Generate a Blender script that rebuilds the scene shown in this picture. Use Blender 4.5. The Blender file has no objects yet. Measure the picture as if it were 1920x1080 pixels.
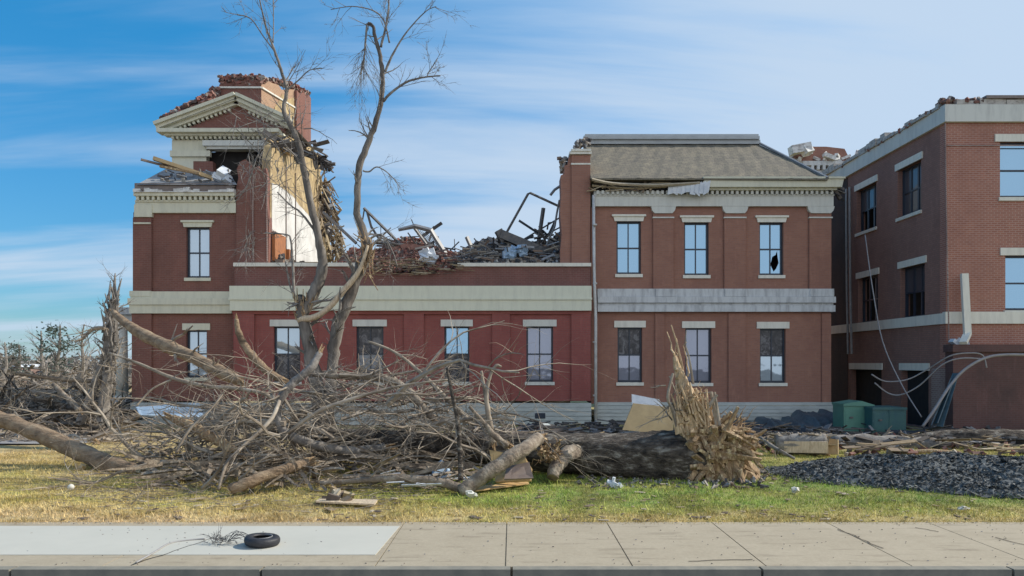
import bpy, math, random
import numpy as np
from mathutils import Vector, Matrix
R = math.radians
S = bpy.context.scene
C = S.collection

# ------------------------------------------------------------------ camera, sky, sun, exposure
F, HC, YH = 1400.0, 2.5, 680.0            # focal length in pixels of a 1920 wide frame, eye height, horizon row
cam = bpy.data.objects.new('camera', bpy.data.cameras.new('camera'))
C.objects.link(cam)
cam.location = (0, 0, HC); cam.rotation_euler = (R(90), 0, 0)
cam.data.sensor_width = 36; cam.data.lens = 36*F/1920
cam.data.shift_y = (YH-540)/1920
cam.data.clip_end = 3000
S.camera = cam
SUN_EL, SUN_BACK = 39.0, 13.0             # the sun stands to the right and a little behind the buildings
sd = Vector((math.cos(R(SUN_EL))*math.cos(R(SUN_BACK)), math.cos(R(SUN_EL))*math.sin(R(SUN_BACK)), math.sin(R(SUN_EL))))
sl = bpy.data.lights.new('sun', 'SUN'); sl.energy = 3.5; sl.angle = R(0.53); sl.color = (1, .93, .82)
sun = bpy.data.objects.new('sun', sl); C.objects.link(sun)
sun.rotation_euler = sd.to_track_quat('Z', 'Y').to_euler()
w = bpy.data.worlds.new('World'); S.world = w; w.use_nodes = True
nt = w.node_tree; N = nt.nodes; L = nt.links
for n in list(N): N.remove(n)
out = N.new('ShaderNodeOutputWorld'); bg = N.new('ShaderNodeBackground'); bg.inputs[1].default_value = 0.148
sky = N.new('ShaderNodeTexSky'); sky.sky_type = 'NISHITA'; sky.sun_disc = False
sky.sun_elevation = R(SUN_EL); sky.sun_rotation = R(90-SUN_BACK); sky.air_density = 1.0; sky.dust_density = .4; sky.ozone_density = 2.0
def mth(op, a, b=None, tree=None):
    n = (tree or nt).nodes.new('ShaderNodeMath'); n.operation = op
    for i, v in enumerate((a, b)):
        if v is None: continue
        if isinstance(v, (int, float)): n.inputs[i].default_value = v
        else: (tree or nt).links.new(v, n.inputs[i])
    return n.outputs[0]
tc = N.new('ShaderNodeTexCoord'); sp = N.new('ShaderNodeSeparateXYZ'); L.new(tc.outputs['Generated'], sp.inputs[0])
zz = mth('ADD', mth('MAXIMUM', sp.outputs[2], 0.0), 0.16)
cx_ = mth('DIVIDE', sp.outputs[0], zz); cy_ = mth('DIVIDE', sp.outputs[1], zz)
cb = N.new('ShaderNodeCombineXYZ')
L.new(mth('MULTIPLY', mth('ADD', cx_, mth('MULTIPLY', cy_, .35)), .42), cb.inputs[0]); L.new(mth('MULTIPLY', mth('SUBTRACT', cy_, mth('MULTIPLY', cx_, .10)), 2.1), cb.inputs[1])
n1 = N.new('ShaderNodeTexNoise'); n1.inputs['Scale'].default_value = 1.0; n1.inputs['Detail'].default_value = 7; n1.inputs['Roughness'].default_value = .55; n1.inputs['Distortion'].default_value = .35
L.new(cb.outputs[0], n1.inputs['Vector'])
# more cloud to the right, clear blue to the left; extra unseen cloud behind adds fill
bias = mth('ADD', mth('MULTIPLY', sp.outputs[0], .50), mth('MULTIPLY', mth('MAXIMUM', mth('MULTIPLY', sp.outputs[1], -1.0), 0.0), .45))
lowc = mth('MULTIPLY', mth('SUBTRACT', .25, sp.outputs[2]), .75)
m0 = mth('ADD', mth('ADD', n1.outputs['Fac'], bias), lowc)
mr = N.new('ShaderNodeMapRange'); mr.interpolation_type = 'SMOOTHSTEP'
mr.inputs['From Min'].default_value = .17; mr.inputs['From Max'].default_value = .60; mr.inputs['To Max'].default_value = .92
L.new(m0, mr.inputs['Value'])
tint = N.new('ShaderNodeMix'); tint.data_type = 'RGBA'; tint.blend_type = 'MULTIPLY'; tint.inputs[0].default_value = 1
L.new(sky.outputs[0], tint.inputs[6])
# the clear sky is deepest at the top and dulls in the haze towards the horizon
hz_ = N.new('ShaderNodeMapRange'); hz_.inputs['From Min'].default_value = 0; hz_.inputs['From Max'].default_value = .45; L.new(sp.outputs[2], hz_.inputs['Value'])
tm = N.new('ShaderNodeMix'); tm.data_type = 'RGBA'; L.new(hz_.outputs[0], tm.inputs[0]); tm.inputs[6].default_value = (.28, .42, .55, 1); tm.inputs[7].default_value = (.10, .66, .88, 1)
L.new(tm.outputs[2], tint.inputs[7])
cm = N.new('ShaderNodeMix'); cm.data_type = 'RGBA'; L.new(mr.outputs[0], cm.inputs[0]); L.new(tint.outputs[2], cm.inputs[6])
cc_ = N.new('ShaderNodeMix'); cc_.data_type = 'RGBA'; cc_.inputs[6].default_value = (2.75, 3.35, 4.1, 1); cc_.inputs[7].default_value = (5.2, 5.5, 6.0, 1)
bk = N.new('ShaderNodeMapRange'); bk.inputs['From Min'].default_value = .15; bk.inputs['From Max'].default_value = -.6; L.new(sp.outputs[1], bk.inputs['Value']); L.new(bk.outputs[0], cc_.inputs[0])  # unseen cloud behind the camera, brightened to fill the shaded fronts
L.new(cc_.outputs[2], cm.inputs[7])
L.new(cm.outputs[2], bg.inputs[0]); L.new(bg.outputs[0], out.inputs[0])
S.view_settings.view_transform = 'Standard'; S.view_settings.look = 'None'; S.view_settings.exposure = 0.5; S.view_settings.gamma = 1

# ------------------------------------------------------------------ pixel <-> place
def fx(px, D): return (px-960)/F*D
def fz(py, D): return HC+(YH-py)/F*D
def P(px, py, D): return Vector((fx(px, D), D, fz(py, D)))
def PG(px, py, z=0.0):
    D = F*(HC-z)/(py-YH); return Vector((fx(px, D), D, z))

# ------------------------------------------------------------------ materials
MATS = {}
def base_mat(name, rough=.8):
    m = bpy.data.materials.new(name); m.use_nodes = True
    t = m.node_tree; b = t.nodes['Principled BSDF']; b.inputs['Roughness'].default_value = rough
    MATS[name] = m
    return m, t, b
def ramp(t, fac, stops):
    r = t.nodes.new('ShaderNodeValToRGB'); t.links.new(fac, r.inputs[0])
    e = r.color_ramp.elements
    e[0].position, e[0].color = stops[0][0], (*stops[0][1], 1)
    e[1].position, e[1].color = stops[-1][0], (*stops[-1][1], 1)
    for p, c in stops[1:-1]:
        k = e.new(p); k.color = (*c, 1)
    return r.outputs[0]
def noise(t, scale, detail=5, rough=.6, vec=None, dist=0, stretch=None):
    n = t.nodes.new('ShaderNodeTexNoise'); n.inputs['Scale'].default_value = scale; n.inputs['Detail'].default_value = detail
    n.inputs['Roughness'].default_value = rough; n.inputs['Distortion'].default_value = dist
    if vec is None:
        g = t.nodes.new('ShaderNodeTexCoord'); vec = g.outputs['Object']
    if stretch:
        mp = t.nodes.new('ShaderNodeMapping'); mp.inputs['Scale'].default_value = stretch; t.links.new(vec, mp.inputs[0]); vec = mp.outputs[0]
    t.links.new(vec, n.inputs['Vector'])
    return n.outputs['Fac']
def bump(t, b, h, strength=.5, dist=.02):
    k = t.nodes.new('ShaderNodeBump'); k.inputs['Strength'].default_value = strength; k.inputs['Distance'].default_value = dist
    t.links.new(h, k.inputs['Height']); t.links.new(k.outputs[0], b.inputs['Normal'])
def mixc(t, f, a, b, mode='MIX'):
    n = t.nodes.new('ShaderNodeMix'); n.data_type = 'RGBA'; n.blend_type = mode
    for s, v in ((0, f), (6, a), (7, b)):
        if isinstance(v, (int, float)): n.inputs[s].default_value = v
        elif isinstance(v, tuple): n.inputs[s].default_value = (*v, 1)
        else: t.links.new(v, n.inputs[s])
    return n.outputs[2]
def noisy(name, c1, c2, scale=6, rough=.85, bs=.3, bd=.02, stretch=None, c3=None, detail=6, lo=.3, hi=.7):
    m, t, b = base_mat(name, rough)
    f = noise(t, scale, detail, .65, stretch=stretch)
    st = [(lo, c1), (hi, c2)] if c3 is None else [(lo, c1), ((lo+hi)/2, c2), (hi, c3)]
    t.links.new(ramp(t, f, st), b.inputs['Base Color'])
    if bs: bump(t, b, noise(t, scale*3, 4, .6, stretch=stretch), bs, bd)
    return m
def brick(name, a, b2, mortar, stain=(.10, .05, .04), amt=.5, msize=.012):
    m, t, b = base_mat(name, .9)
    g = t.nodes.new('ShaderNodeNewGeometry'); s = t.nodes.new('ShaderNodeSeparateXYZ'); t.links.new(g.outputs['Position'], s.inputs[0])
    c = t.nodes.new('ShaderNodeCombineXYZ'); t.links.new(mth('ADD', s.outputs[0], s.outputs[1], t), c.inputs[0]); t.links.new(s.outputs[2], c.inputs[1])
    k = t.nodes.new('ShaderNodeTexBrick'); t.links.new(c.outputs[0], k.inputs['Vector'])
    k.inputs['Scale'].default_value = 1; k.inputs['Brick Width'].default_value = .22; k.inputs['Row Height'].default_value = .075
    k.inputs['Mortar Size'].default_value = msize; k.inputs['Mortar Smooth'].default_value = .2
    k.inputs['Color1'].default_value = (*a, 1); k.inputs['Color2'].default_value = (*b2, 1); k.inputs['Mortar'].default_value = (*mortar, 1)
    f = noise(t, .9, 6, .65, vec=g.outputs['Position'], stretch=(1, 1, .6))
    f2 = noise(t, 5, 5, .7, vec=g.outputs['Position'], stretch=(1, 1, .25))
    mk = t.nodes.new('ShaderNodeMapRange'); mk.inputs['From Min'].default_value = .42; mk.inputs['From Max'].default_value = .72; mk.inputs['To Max'].default_value = amt
    t.links.new(f, mk.inputs['Value'])
    col = mixc(t, mk.outputs[0], k.outputs['Color'], stain)
    mk2 = t.nodes.new('ShaderNodeMapRange'); mk2.inputs['From Min'].default_value = .55; mk2.inputs['From Max'].default_value = .8; mk2.inputs['To Max'].default_value = .35
    t.links.new(f2, mk2.inputs['Value'])
    col = mixc(t, mk2.outputs[0], col, tuple(min(1, x*1.5+.03) for x in a))
    t.links.new(col, b.inputs['Base Color'])
    bump(t, b, k.outputs['Fac'], -.35, .008)
    return m
def stone(name, c, dirt, amt=.6, streak=(2, 2, .35)):
    m, t, b = base_mat(name, .75)
    g = t.nodes.new('ShaderNodeNewGeometry')
    f = noise(t, 2.2, 7, .7, vec=g.outputs['Position'], stretch=streak)
    k = t.nodes.new('ShaderNodeMapRange'); k.inputs['From Min'].default_value = .45; k.inputs['From Max'].default_value = .75; k.inputs['To Max'].default_value = amt
    t.links.new(f, k.inputs['Value'])
    t.links.new(mixc(t, k.outputs[0], c, dirt), b.inputs['Base Color'])
    bump(t, b, noise(t, 30, 4, vec=g.outputs['Position']), .15, .01)
    return m
def pieces(name, cols, rough=.85):
    m, t, b = base_mat(name, rough)
    g = t.nodes.new('ShaderNodeNewGeometry')
    r = t.nodes.new('ShaderNodeValToRGB'); r.color_ramp.interpolation = 'CONSTANT'; t.links.new(g.outputs['Random Per Island'], r.inputs[0])
    e = r.color_ramp.elements; n = len(cols)
    e[0].position = 0; e[0].color = (*cols[0], 1); e[1].position = (n-1)/n; e[1].color = (*cols[-1], 1)
    for i in range(1, n-1): k = e.new(i/n); k.color = (*cols[i], 1)
    f = noise(t, 9, 4)
    t.links.new(mixc(t, .55, r.outputs[0], ramp(t, f, [(.3, (.35, .35, .35)), (.7, (1, 1, 1))]), 'MULTIPLY'), b.inputs['Base Color'])
    return m
brick('brick_left', (.225, .090, .064), (.185, .072, .053), (.21, .115, .095))
brick('brick_mid', (.285, .086, .070), (.25, .070, .060), (.23, .095, .085), stain=(.19, .05, .045), amt=.6)
brick('brick_parapet', (.205, .082, .066), (.17, .068, .056), (.20, .115, .10))
brick('brick_right', (.32, .155, .105), (.275, .13, .09), (.28, .155, .12), stain=(.17, .075, .06), amt=.4)
brick('brick_wing', (.37, .155, .105), (.30, .12, .085), (.40, .25, .20), stain=(.20, .08, .06), amt=.4, msize=.014)
brick('brick_wing_side', (.30, .155, .12), (.255, .13, .10), (.20, .125, .105), amt=.3)
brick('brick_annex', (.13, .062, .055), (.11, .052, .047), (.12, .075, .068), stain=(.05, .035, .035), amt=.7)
brick('brick_pale', (.30, .2, .17), (.24, .14, .12), (.34, .27, .24), msize=.016)
brick('brick_sunlit', (.40, .24, .15), (.34, .19, .12), (.40, .30, .20), stain=(.30, .16, .10))  # tower brick lightened and warmed, sunlight painted into its colour
brick('brick_gap_shade', (.045, .025, .022), (.035, .02, .018), (.04, .03, .028))  # near-black brick, the shade of the narrow gap painted in
stone('cream', (.62, .60, .47), (.38, .37, .30), .55)
stone('cream_mid', (.66, .66, .53), (.45, .45, .37), .5)
stone('grey_paint', (.55, .56, .56), (.20, .20, .21), .8)
stone('frieze_paint', (.60, .60, .55), (.36, .36, .34), .6)
stone('white_stone', (.72, .69, .60), (.42, .40, .36), .5)
stone('ridge_paint', (.42, .44, .44), (.24, .25, .26), .6, streak=(1, 1, 2))
stone('basement_stone', (.46, .49, .47), (.24, .26, .25), .7, streak=(.6, .6, 2))
stone('torn_paint', (.46, .43, .39), (.10, .07, .06), 1.0, streak=(2.5, 2.5, 5))
stone('broken_paint', (.70, .69, .66), (.16, .13, .11), 1.0, streak=(1.4, 1.4, 3))
noisy('plaster_white', (.66, .64, .60), (.42, .40, .37), 1.3, .85, .3, detail=9, lo=.4, hi=.75)
noisy('plaster_yellow', (.56, .42, .20), (.32, .23, .12), 1.6, .85, .2, c3=(.62, .48, .26), detail=8)
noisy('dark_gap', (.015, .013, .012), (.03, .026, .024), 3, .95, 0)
noisy('orange_wood', (.46, .17, .05), (.20, .08, .03), 4, .6, .2, stretch=(4, 4, 1))
noisy('navy_frame', (.018, .028, .045), (.03, .04, .06), 5, .4, 0)
noisy('grey_metal', (.26, .255, .25), (.15, .155, .165), 4, .45, .1)
noisy('dark_steel', (.07, .072, .078), (.16, .14, .12), 7, .6, .2, lo=.4)
noisy('pipe_white', (.62, .62, .60), (.42, .42, .41), 5, .5, .05)
noisy('cable_grey', (.30, .28, .28), (.20, .19, .19), 5, .6, .05)
noisy('membrane', (.09, .095, .10), (.30, .31, .32), 1.8, .8, .3, c3=(.16, .15, .15))
noisy('coping_brown', (.22, .17, .14), (.13, .10, .09), 6, .5, .1)
noisy('bark_dark', (.018, .014, .011), (.10, .08, .062), 7, .95, 1.0, .09, c3=(.34, .31, .26), stretch=(.4, 1, 1), detail=10, lo=.36, hi=.68)
noisy('bark', (.075, .056, .042), (.22, .175, .13), 5, .95, 1.0, .04, c3=(.38, .33, .26), detail=10)
noisy('bark_stem', (.05, .042, .037), (.15, .13, .11), 2.2, .95, 1.0, .03, c3=(.29, .26, .225), detail=9, stretch=(2, 2, .5))
noisy('bark_brown', (.10, .066, .04), (.25, .175, .11), 3.5, .95, 1.0, .04, c3=(.38, .29, .19), detail=10, stretch=(.7, 1.5, 1.5))
noisy('bark_grey', (.085, .075, .066), (.21, .19, .17), 6, .9, .8, .02, c3=(.34, .31, .27), detail=8)
noisy('twig', (.10, .078, .060), (.28, .23, .175), 2.2, .9, 0, c3=(.46, .40, .32))
noisy('twig_far', (.15, .12, .10), (.28, .23, .18), 1, .9, 0, c3=(.40, .34, .26))
noisy('splinter', (.60, .42, .23), (.22, .135, .07), 4, .8, .8, .03, c3=(.74, .60, .36), detail=8, stretch=(3, 3, 1))
noisy('splinter_pale', (.74, .60, .42), (.42, .31, .20), 6, .85, .6, .02, stretch=(4, 4, .8), detail=8)
noisy('splinter_warm', (.70, .52, .32), (.30, .20, .11), 5, .85, .8, .03, stretch=(5, 5, .7), detail=9, lo=.38, hi=.66)
noisy('tan_board', (.50, .37, .20), (.36, .26, .14), 2.5, .7, .1)
noisy('plywood', (.62, .42, .19), (.50, .32, .13), 4, .7, .1, stretch=(1, 1, 6))
noisy('white_sheet', (.68, .70, .72), (.46, .50, .55), 3, .5, .2)
noisy('blue_sheet', (.28, .40, .54), (.40, .50, .60), 3, .45, .2)
noisy('tarp', (.025, .055, .075), (.075, .12, .145), 2.5, .45, .5, .05)
noisy('bin_green', (.10, .26, .19), (.08, .20, .155), 3, .5, .1)
noisy('bin_teal', (.045, .13, .112), (.03, .095, .115), 3, .5, .1)
noisy('rubber', (.012, .012, .015), (.035, .035, .04), 12, .6, .2)
noisy('concrete_new', (.50, .485, .42), (.46, .45, .39), 1.3, .85, .08, .004)
noisy('asphalt', (.045, .045, .045), (.075, .075, .072), 20, .9, .3, .01)
noisy('kerb_mat', (.26, .24, .19), (.16, .155, .13), 4, .9, .2)
noisy('path_mat', (.34, .33, .32), (.25, .24, .235), 2, .9, .1)
noisy('conifer', (.05, .08, .07), (.09, .12, .10), 2, .9, 0)  # foliage colour lightened to paint in distance haze
noisy('litter', (.7, .68, .62), (.5, .47, .4), 5, .8, .1)
noisy('hole_dark', (.01, .01, .012), (.02, .02, .022), 5, .9, 0)
pieces('rubble_brick', [(.27, .10, .075), (.20, .085, .065), (.34, .17, .13), (.13, .09, .08), (.38, .33, .28), (.10, .06, .05), (.24, .13, .10)])
pieces('rubble_mixed', [(.16, .14, .12), (.32, .27, .22), (.09, .08, .08), (.42, .38, .33), (.22, .15, .11), (.06, .06, .065), (.28, .29, .31)])
pieces('shingle_bits', [(.040, .044, .044), (.062, .068, .068), (.03, .033, .034), (.085, .09, .088), (.05, .054, .052), (.07, .075, .072), (.12, .13, .13), (.045, .055, .06), (.06, .07, .075), (.24, .235, .21), (.05, .062, .07)])
pieces('lath', [(.42, .33, .20), (.30, .22, .13), (.50, .42, .30), (.20, .15, .10), (.13, .10, .08)])
pieces('dark_debris', [(.05, .045, .045), (.10, .09, .085), (.16, .14, .13), (.035, .04, .05), (.24, .23, .23), (.08, .065, .055)])

def glass_mat(name, refl, dark, tint=(.8, .9, 1)):
    m, t, b = base_mat(name, .3)
    b.inputs['Base Color'].default_value = (*dark, 1)
    g = t.nodes.new('ShaderNodeBsdfGlossy'); g.inputs['Roughness'].default_value = .03; g.inputs['Color'].default_value = (*tint, 1)
    bp = t.nodes.new('ShaderNodeBump'); bp.inputs['Strength'].default_value = .25; bp.inputs['Distance'].default_value = .02
    t.links.new(noise(t, 1.2, 2), bp.inputs['Height']); t.links.new(bp.outputs[0], g.inputs['Normal'])
    mx = t.nodes.new('ShaderNodeMixShader'); mx.inputs[0].default_value = refl
    t.links.new(b.outputs[0], mx.inputs[1]); t.links.new(g.outputs[0], mx.inputs[2])
    t.links.new(mx.outputs[0], t.nodes['Material Output'].inputs[0])
    return m
glass_mat('glass_blue', .50, (.05, .12, .18), (.42, .66, .86))
glass_mat('glass_pale', .42, (.26, .32, .36), (.62, .74, .84))
glass_mat('glass_dim', .12, (.06, .065, .08), (.6, .65, .7))
m, t, b = base_mat('glass_mottled_reflection', .25)  # noise paints a dark tree reflection and curtain scraps into the pane
t.links.new(ramp(t, noise(t, 3.2, 6, .7, dist=1.2), [(.40, (.015, .016, .02)), (.52, (.06, .055, .06)), (.62, (.16, .16, .17)), (.75, (.07, .06, .055))]), b.inputs['Base Color'])
glass_mat('glass_mauve', .25, (.15, .16, .21), (.6, .65, .78))

# roof shingles
m, t, b = base_mat('roof_shingle', .9)
g = t.nodes.new('ShaderNodeNewGeometry'); s = t.nodes.new('ShaderNodeSeparateXYZ'); t.links.new(g.outputs['Position'], s.inputs[0])
c = t.nodes.new('ShaderNodeCombineXYZ'); t.links.new(s.outputs[0], c.inputs[0]); t.links.new(mth('MULTIPLY', s.outputs[2], 1.9, t), c.inputs[1])
k = t.nodes.new('ShaderNodeTexBrick'); t.links.new(c.outputs[0], k.inputs['Vector']); k.inputs['Scale'].default_value = 1
k.inputs['Brick Width'].default_value = .3; k.inputs['Row Height'].default_value = .15; k.inputs['Mortar Size'].default_value = .010
k.inputs['Color1'].default_value = (.205, .18, .132, 1); k.inputs['Color2'].default_value = (.145, .128, .10, 1); k.inputs['Mortar'].default_value = (.09, .082, .07, 1)
t.links.new(mixc(t, .6, k.outputs['Color'], ramp(t, noise(t, 1.6, 8, .75), [(.3, (.62, .62, .65)), (.7, (1.25, 1.2, 1.05))]), 'MULTIPLY'), b.inputs['Base Color'])
bump(t, b, noise(t, 14, 4), .5, .03)
# lawn
def lawn_cols(t, b, hard):
    g = t.nodes.new('ShaderNodeNewGeometry'); pos = g.outputs['Position']
    s = t.nodes.new('ShaderNodeSeparateXYZ'); t.links.new(pos, s.inputs[0])
    f = noise(t, .75, 6, .65, vec=pos)
    f3 = noise(t, 5.0, 5, .7, vec=pos)
    # straw near the pavement edge and at the left, green in the middle band
    edge = t.nodes.new('ShaderNodeMapRange'); edge.inputs['From Min'].default_value = 11.5; edge.inputs['From Max'].default_value = 13.3; edge.inputs['To Min'].default_value = .30; edge.inputs['To Max'].default_value = 0
    t.links.new(s.outputs[1], edge.inputs['Value'])
    left = t.nodes.new('ShaderNodeMapRange'); left.inputs['From Min'].default_value = -4.5; left.inputs['From Max'].default_value = 0; left.inputs['To Min'].default_value = .17; left.inputs['To Max'].default_value = -.06
    t.links.new(s.outputs[0], left.inputs['Value'])
    far = t.nodes.new('ShaderNodeMapRange'); far.inputs['From Min'].default_value = 15.5; far.inputs['From Max'].default_value = 21; far.inputs['To Max'].default_value = .14
    t.links.new(s.outputs[1], far.inputs['Value'])
    v = mth('ADD', mth('ADD', mth('ADD', mth('MULTIPLY', f, .6, t), mth('MULTIPLY', f3, .4, t), t), edge.outputs[0], t), mth('ADD', left.outputs[0], far.outputs[0], t), t)
    sp_ = ramp(t, noise(t, 7.0, 4, .6, vec=pos), [(.34, (.30, .26, .16)), (.47, (1, 1, 1))])
    big = ramp(t, noise(t, 1.1, 4, .6, vec=pos, dist=.6), [(.36, (.62, .58, .48)), (.56, (1, 1, 1))])
    return mixc(t, 1.0, mixc(t, .8, ramp(t, v, hard), sp_, 'MULTIPLY'), big, 'MULTIPLY')
m, t, b = base_mat('lawn_soil', .95)
t.links.new(lawn_cols(t, b, [(.36, (.17, .22, .05)), (.52, (.30, .28, .08)), (.68, (.44, .35, .15)), (.95, (.50, .38, .21))]), b.inputs['Base Color'])
bump(t, b, noise(t, 18, 5), .6, .03)
m, t, b = base_mat('grass_blade', .8)
g = t.nodes.new('ShaderNodeNewGeometry')
cc = lawn_cols(t, b, [(.36, (.30, .48, .08)), (.52, (.54, .56, .13)), (.68, (.68, .56, .22)), (.95, (.74, .56, .32))])
t.links.new(mixc(t, .7, cc, ramp(t, g.outputs['Random Per Island'], [(0, (.5, .5, .45)), (1, (1.35, 1.3, 1.2))]), 'MULTIPLY'), b.inputs['Base Color'])
m, t, b = base_mat('concrete_old', .9)
g = t.nodes.new('ShaderNodeNewGeometry'); pos = g.outputs['Position']
f = noise(t, 1.1, 7, .7, vec=pos); f2 = noise(t, 2.2, 4, .6, vec=pos, stretch=(.5, 3.0, 1))
cA = ramp(t, f, [(.3, (.345, .29, .205)), (.7, (.405, .345, .25))])
cB = ramp(t, f2, [(.56, (1, 1, 1)), (.66, (.80, .79, .78)), (.78, (.62, .61, .60))])
cA = mixc(t, .5, cA, ramp(t, noise(t, 24, 5, .8, vec=pos), [(.35, (.78, .77, .75)), (.65, (1.12, 1.12, 1.12))]), 'MULTIPLY')
t.links.new(mixc(t, 1.0, cA, cB, 'MULTIPLY'), b.inputs['Base Color']); bump(t, b, noise(t, 60, 4, vec=pos), .15, .004)

# ------------------------------------------------------------------ mesh helpers
class MB:
    def __init__(s): s.v = []; s.f = []
    def quad(s, a, b, c, d):
        i = len(s.v); s.v += [tuple(a), tuple(b), tuple(c), tuple(d)]; s.f.append((i, i+1, i+2, i+3))
    def poly(s, pts):
        i = len(s.v); s.v += [tuple(p) for p in pts]; s.f.append(tuple(range(i, i+len(pts))))
    def hexa(s, c):
        i = len(s.v); s.v += [tuple(p) for p in c]
        s.f += [(i, i+3, i+2, i+1), (i+4, i+5, i+6, i+7), (i, i+1, i+5, i+4), (i+1, i+2, i+6, i+5), (i+2, i+3, i+7, i+6), (i+3, i, i+4, i+7)]
    def box(s, u0, u1, d0, d1, v0, v1, T=None):
        T = T or (lambda u, d, v: (u, d, v))
        s.hexa([T(u0, d0, v0), T(u1, d0, v0), T(u1, d1, v0), T(u0, d1, v0), T(u0, d0, v1), T(u1, d0, v1), T(u1, d1, v1), T(u0, d1, v1)])
    def prism(s, poly, d0, d1, T=None):
        T = T or (lambda u, d, v: (u, d, v)); n = len(poly); i = len(s.v)
        s.v += [tuple(T(u, d0, v)) for u, v in poly]+[tuple(T(u, d1, v)) for u, v in poly]
        s.f.append(tuple(range(i, i+n))); s.f.append(tuple(range(i+2*n-1, i+n-1, -1)))
        for k in range(n): s.f.append((i+k, i+n+k, i+n+(k+1) % n, i+(k+1) % n))
    def plank(s, a, b, w, th, roll=0.0, w2=None):
        a = Vector(a); b = Vector(b); d = (b-a).normalized()
        up = Vector((0, 0, 1)) if abs(d.z) < .95 else Vector((0, 1, 0))
        sx = d.cross(up).normalized(); sz = sx.cross(d)
        q = Matrix.Rotation(roll, 3, d); sx = q @ sx; sz = q @ sz
        w2 = w if w2 is None else w2
        c = []
        for p, ww in ((a, w), (b, w2)):
            c += [p-sx*ww/2-sz*th/2, p+sx*ww/2-sz*th/2, p+sx*ww/2+sz*th/2, p-sx*ww/2+sz*th/2]
        s.hexa([c[0], c[1], c[2], c[3], c[4], c[5], c[6], c[7]])
    def chunk(s, p, size, rng, rot=None):
        q = Matrix.Rotation(rng.uniform(0, 6.3), 3, Vector((rng.gauss(0, 1), rng.gauss(0, 1), rng.gauss(0, 1)+.01)).normalized()) if rot is None else rot
        a, b, c = size[0]/2, size[1]/2, size[2]/2; p = Vector(p)
        s.hexa([p+q @ Vector(v) for v in ((-a, -b, -c), (a, -b, -c), (a, b, -c), (-a, b, -c), (-a, -b, c), (a, -b, c), (a, b, c), (-a, b, c))])
    def tube(s, pts, rad, sides=6, rough=0, rng=None):
        n = len(pts)
        if n < 2: return
        pts = [Vector(p) for p in pts]
        d = (pts[1]-pts[0]).normalized(); up = Vector((0, 0, 1)) if abs(d.z) < .9 else Vector((1, 0, 0))
        nx = d.cross(up).normalized(); base = len(s.v)
        for i, p in enumerate(pts):
            dd = (pts[min(i+1, n-1)]-pts[max(i-1, 0)]).normalized()
            nx = (nx-dd*nx.dot(dd)).normalized(); ny = dd.cross(nx)
            for k in range(sides):
                a = 2*math.pi*k/sides; rr = rad[i]*(1+(rng.uniform(-rough, rough) if rough else 0))
                s.v.append(tuple(p+(nx*math.cos(a)+ny*math.sin(a))*rr))
        for i in range(n-1):
            for k in range(sides):
                k2 = (k+1) % sides
                s.f.append((base+i*sides+k, base+i*sides+k2, base+(i+1)*sides+k2, base+(i+1)*sides+k))
        s.f.append(tuple(base+k for k in reversed(range(sides)))); s.f.append(tuple(base+(n-1)*sides+k for k in range(sides)))
    def build(s, name, mat, parent=None, smooth=False, origin=None):
        me = bpy.data.meshes.new(name)
        o = bpy.data.objects.new(name, me)
        if parent is not None:
            top = parent
            while top.parent: top = top.parent
            og = Vector(top.location)
        elif origin is not None: og = Vector(origin)
        else: og = Vector((0, 0, 0))
        me.from_pydata([(v[0]-og.x, v[1]-og.y, v[2]-og.z) for v in s.v], [], s.f); me.update()
        if smooth: me.polygons.foreach_set('use_smooth', [len(f) < 5 for f in s.f])
        me.materials.append(MATS[mat])
        C.objects.link(o)
        if parent is not None: o.parent = parent
        elif origin is not None: o.location = og
        return o
def tag(o, label=None, cat=None, group=None, kind=None):
    if label: o['label'] = label
    if cat: o['category'] = cat
    if group: o['group'] = group
    if kind: o['kind'] = kind
    return o
def thing(name, loc, label, cat, group=None):
    o = bpy.data.objects.new(name, None); o.empty_display_size = .3; C.objects.link(o); o.location = loc
    return tag(o, label, cat, group)
def smoothline(pts, rad, k=4):
    """Catmull-Rom through the given points."""
    pts = [Vector(p) for p in pts]; op, orr = [], []
    for i in range(len(pts)-1):
        p0, p1, p2, p3 = pts[max(i-1, 0)], pts[i], pts[i+1], pts[min(i+2, len(pts)-1)]
        for j in range(k):
            u = j/k
            op.append(.5*((2*p1)+(p2-p0)*u+(2*p0-5*p1+4*p2-p3)*u*u+(3*p1-p0-3*p2+p3)*u**3)); orr.append(rad[i]*(1-u)+rad[i+1]*u)
    op.append(pts[-1]); orr.append(rad[-1])
    return op, orr
def grow(mb, p, d, Ln, r, lvl, g, jit=.25, grav=0.0, kids=4, spread=.8, sides=None, shrink=.55, kmin=.25, floor=None):
    n = max(3, int(3+Ln*2)); pts = [Vector(p)]; d = Vector(d).normalized()
    for i in range(n):
        d = (d+Vector((g.gauss(0, jit), g.gauss(0, jit), g.gauss(0, jit)+grav))*.55).normalized()
        q = pts[-1]+d*(Ln/n)
        if floor is not None and q.z < floor: q.z = floor+g.uniform(0, .03); d.z = abs(d.z)*.3
        pts.append(q)
    rad = [r*(1-.75*i/n) for i in range(n+1)]
    mb.tube(pts, rad, sides or (5 if lvl > 1 else (4 if lvl == 1 else 3)))
    if lvl > 0:
        for k in range(kids):
            u = g.uniform(kmin, 1); i = min(int(u*n), n-1)
            dd = (pts[i+1]-pts[i]).normalized()
            rv = Vector((g.gauss(0, 1), g.gauss(0, 1), g.gauss(0, 1)))
            rv = (rv-dd*rv.dot(dd)).normalized()
            grow(mb, pts[i], dd+rv*spread*g.uniform(.6, 1.3), Ln*shrink*g.uniform(.6, 1.2), max(rad[i]*.62, .004), lvl-1, g, jit, grav, kids, spread, sides, shrink, kmin, floor)
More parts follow.
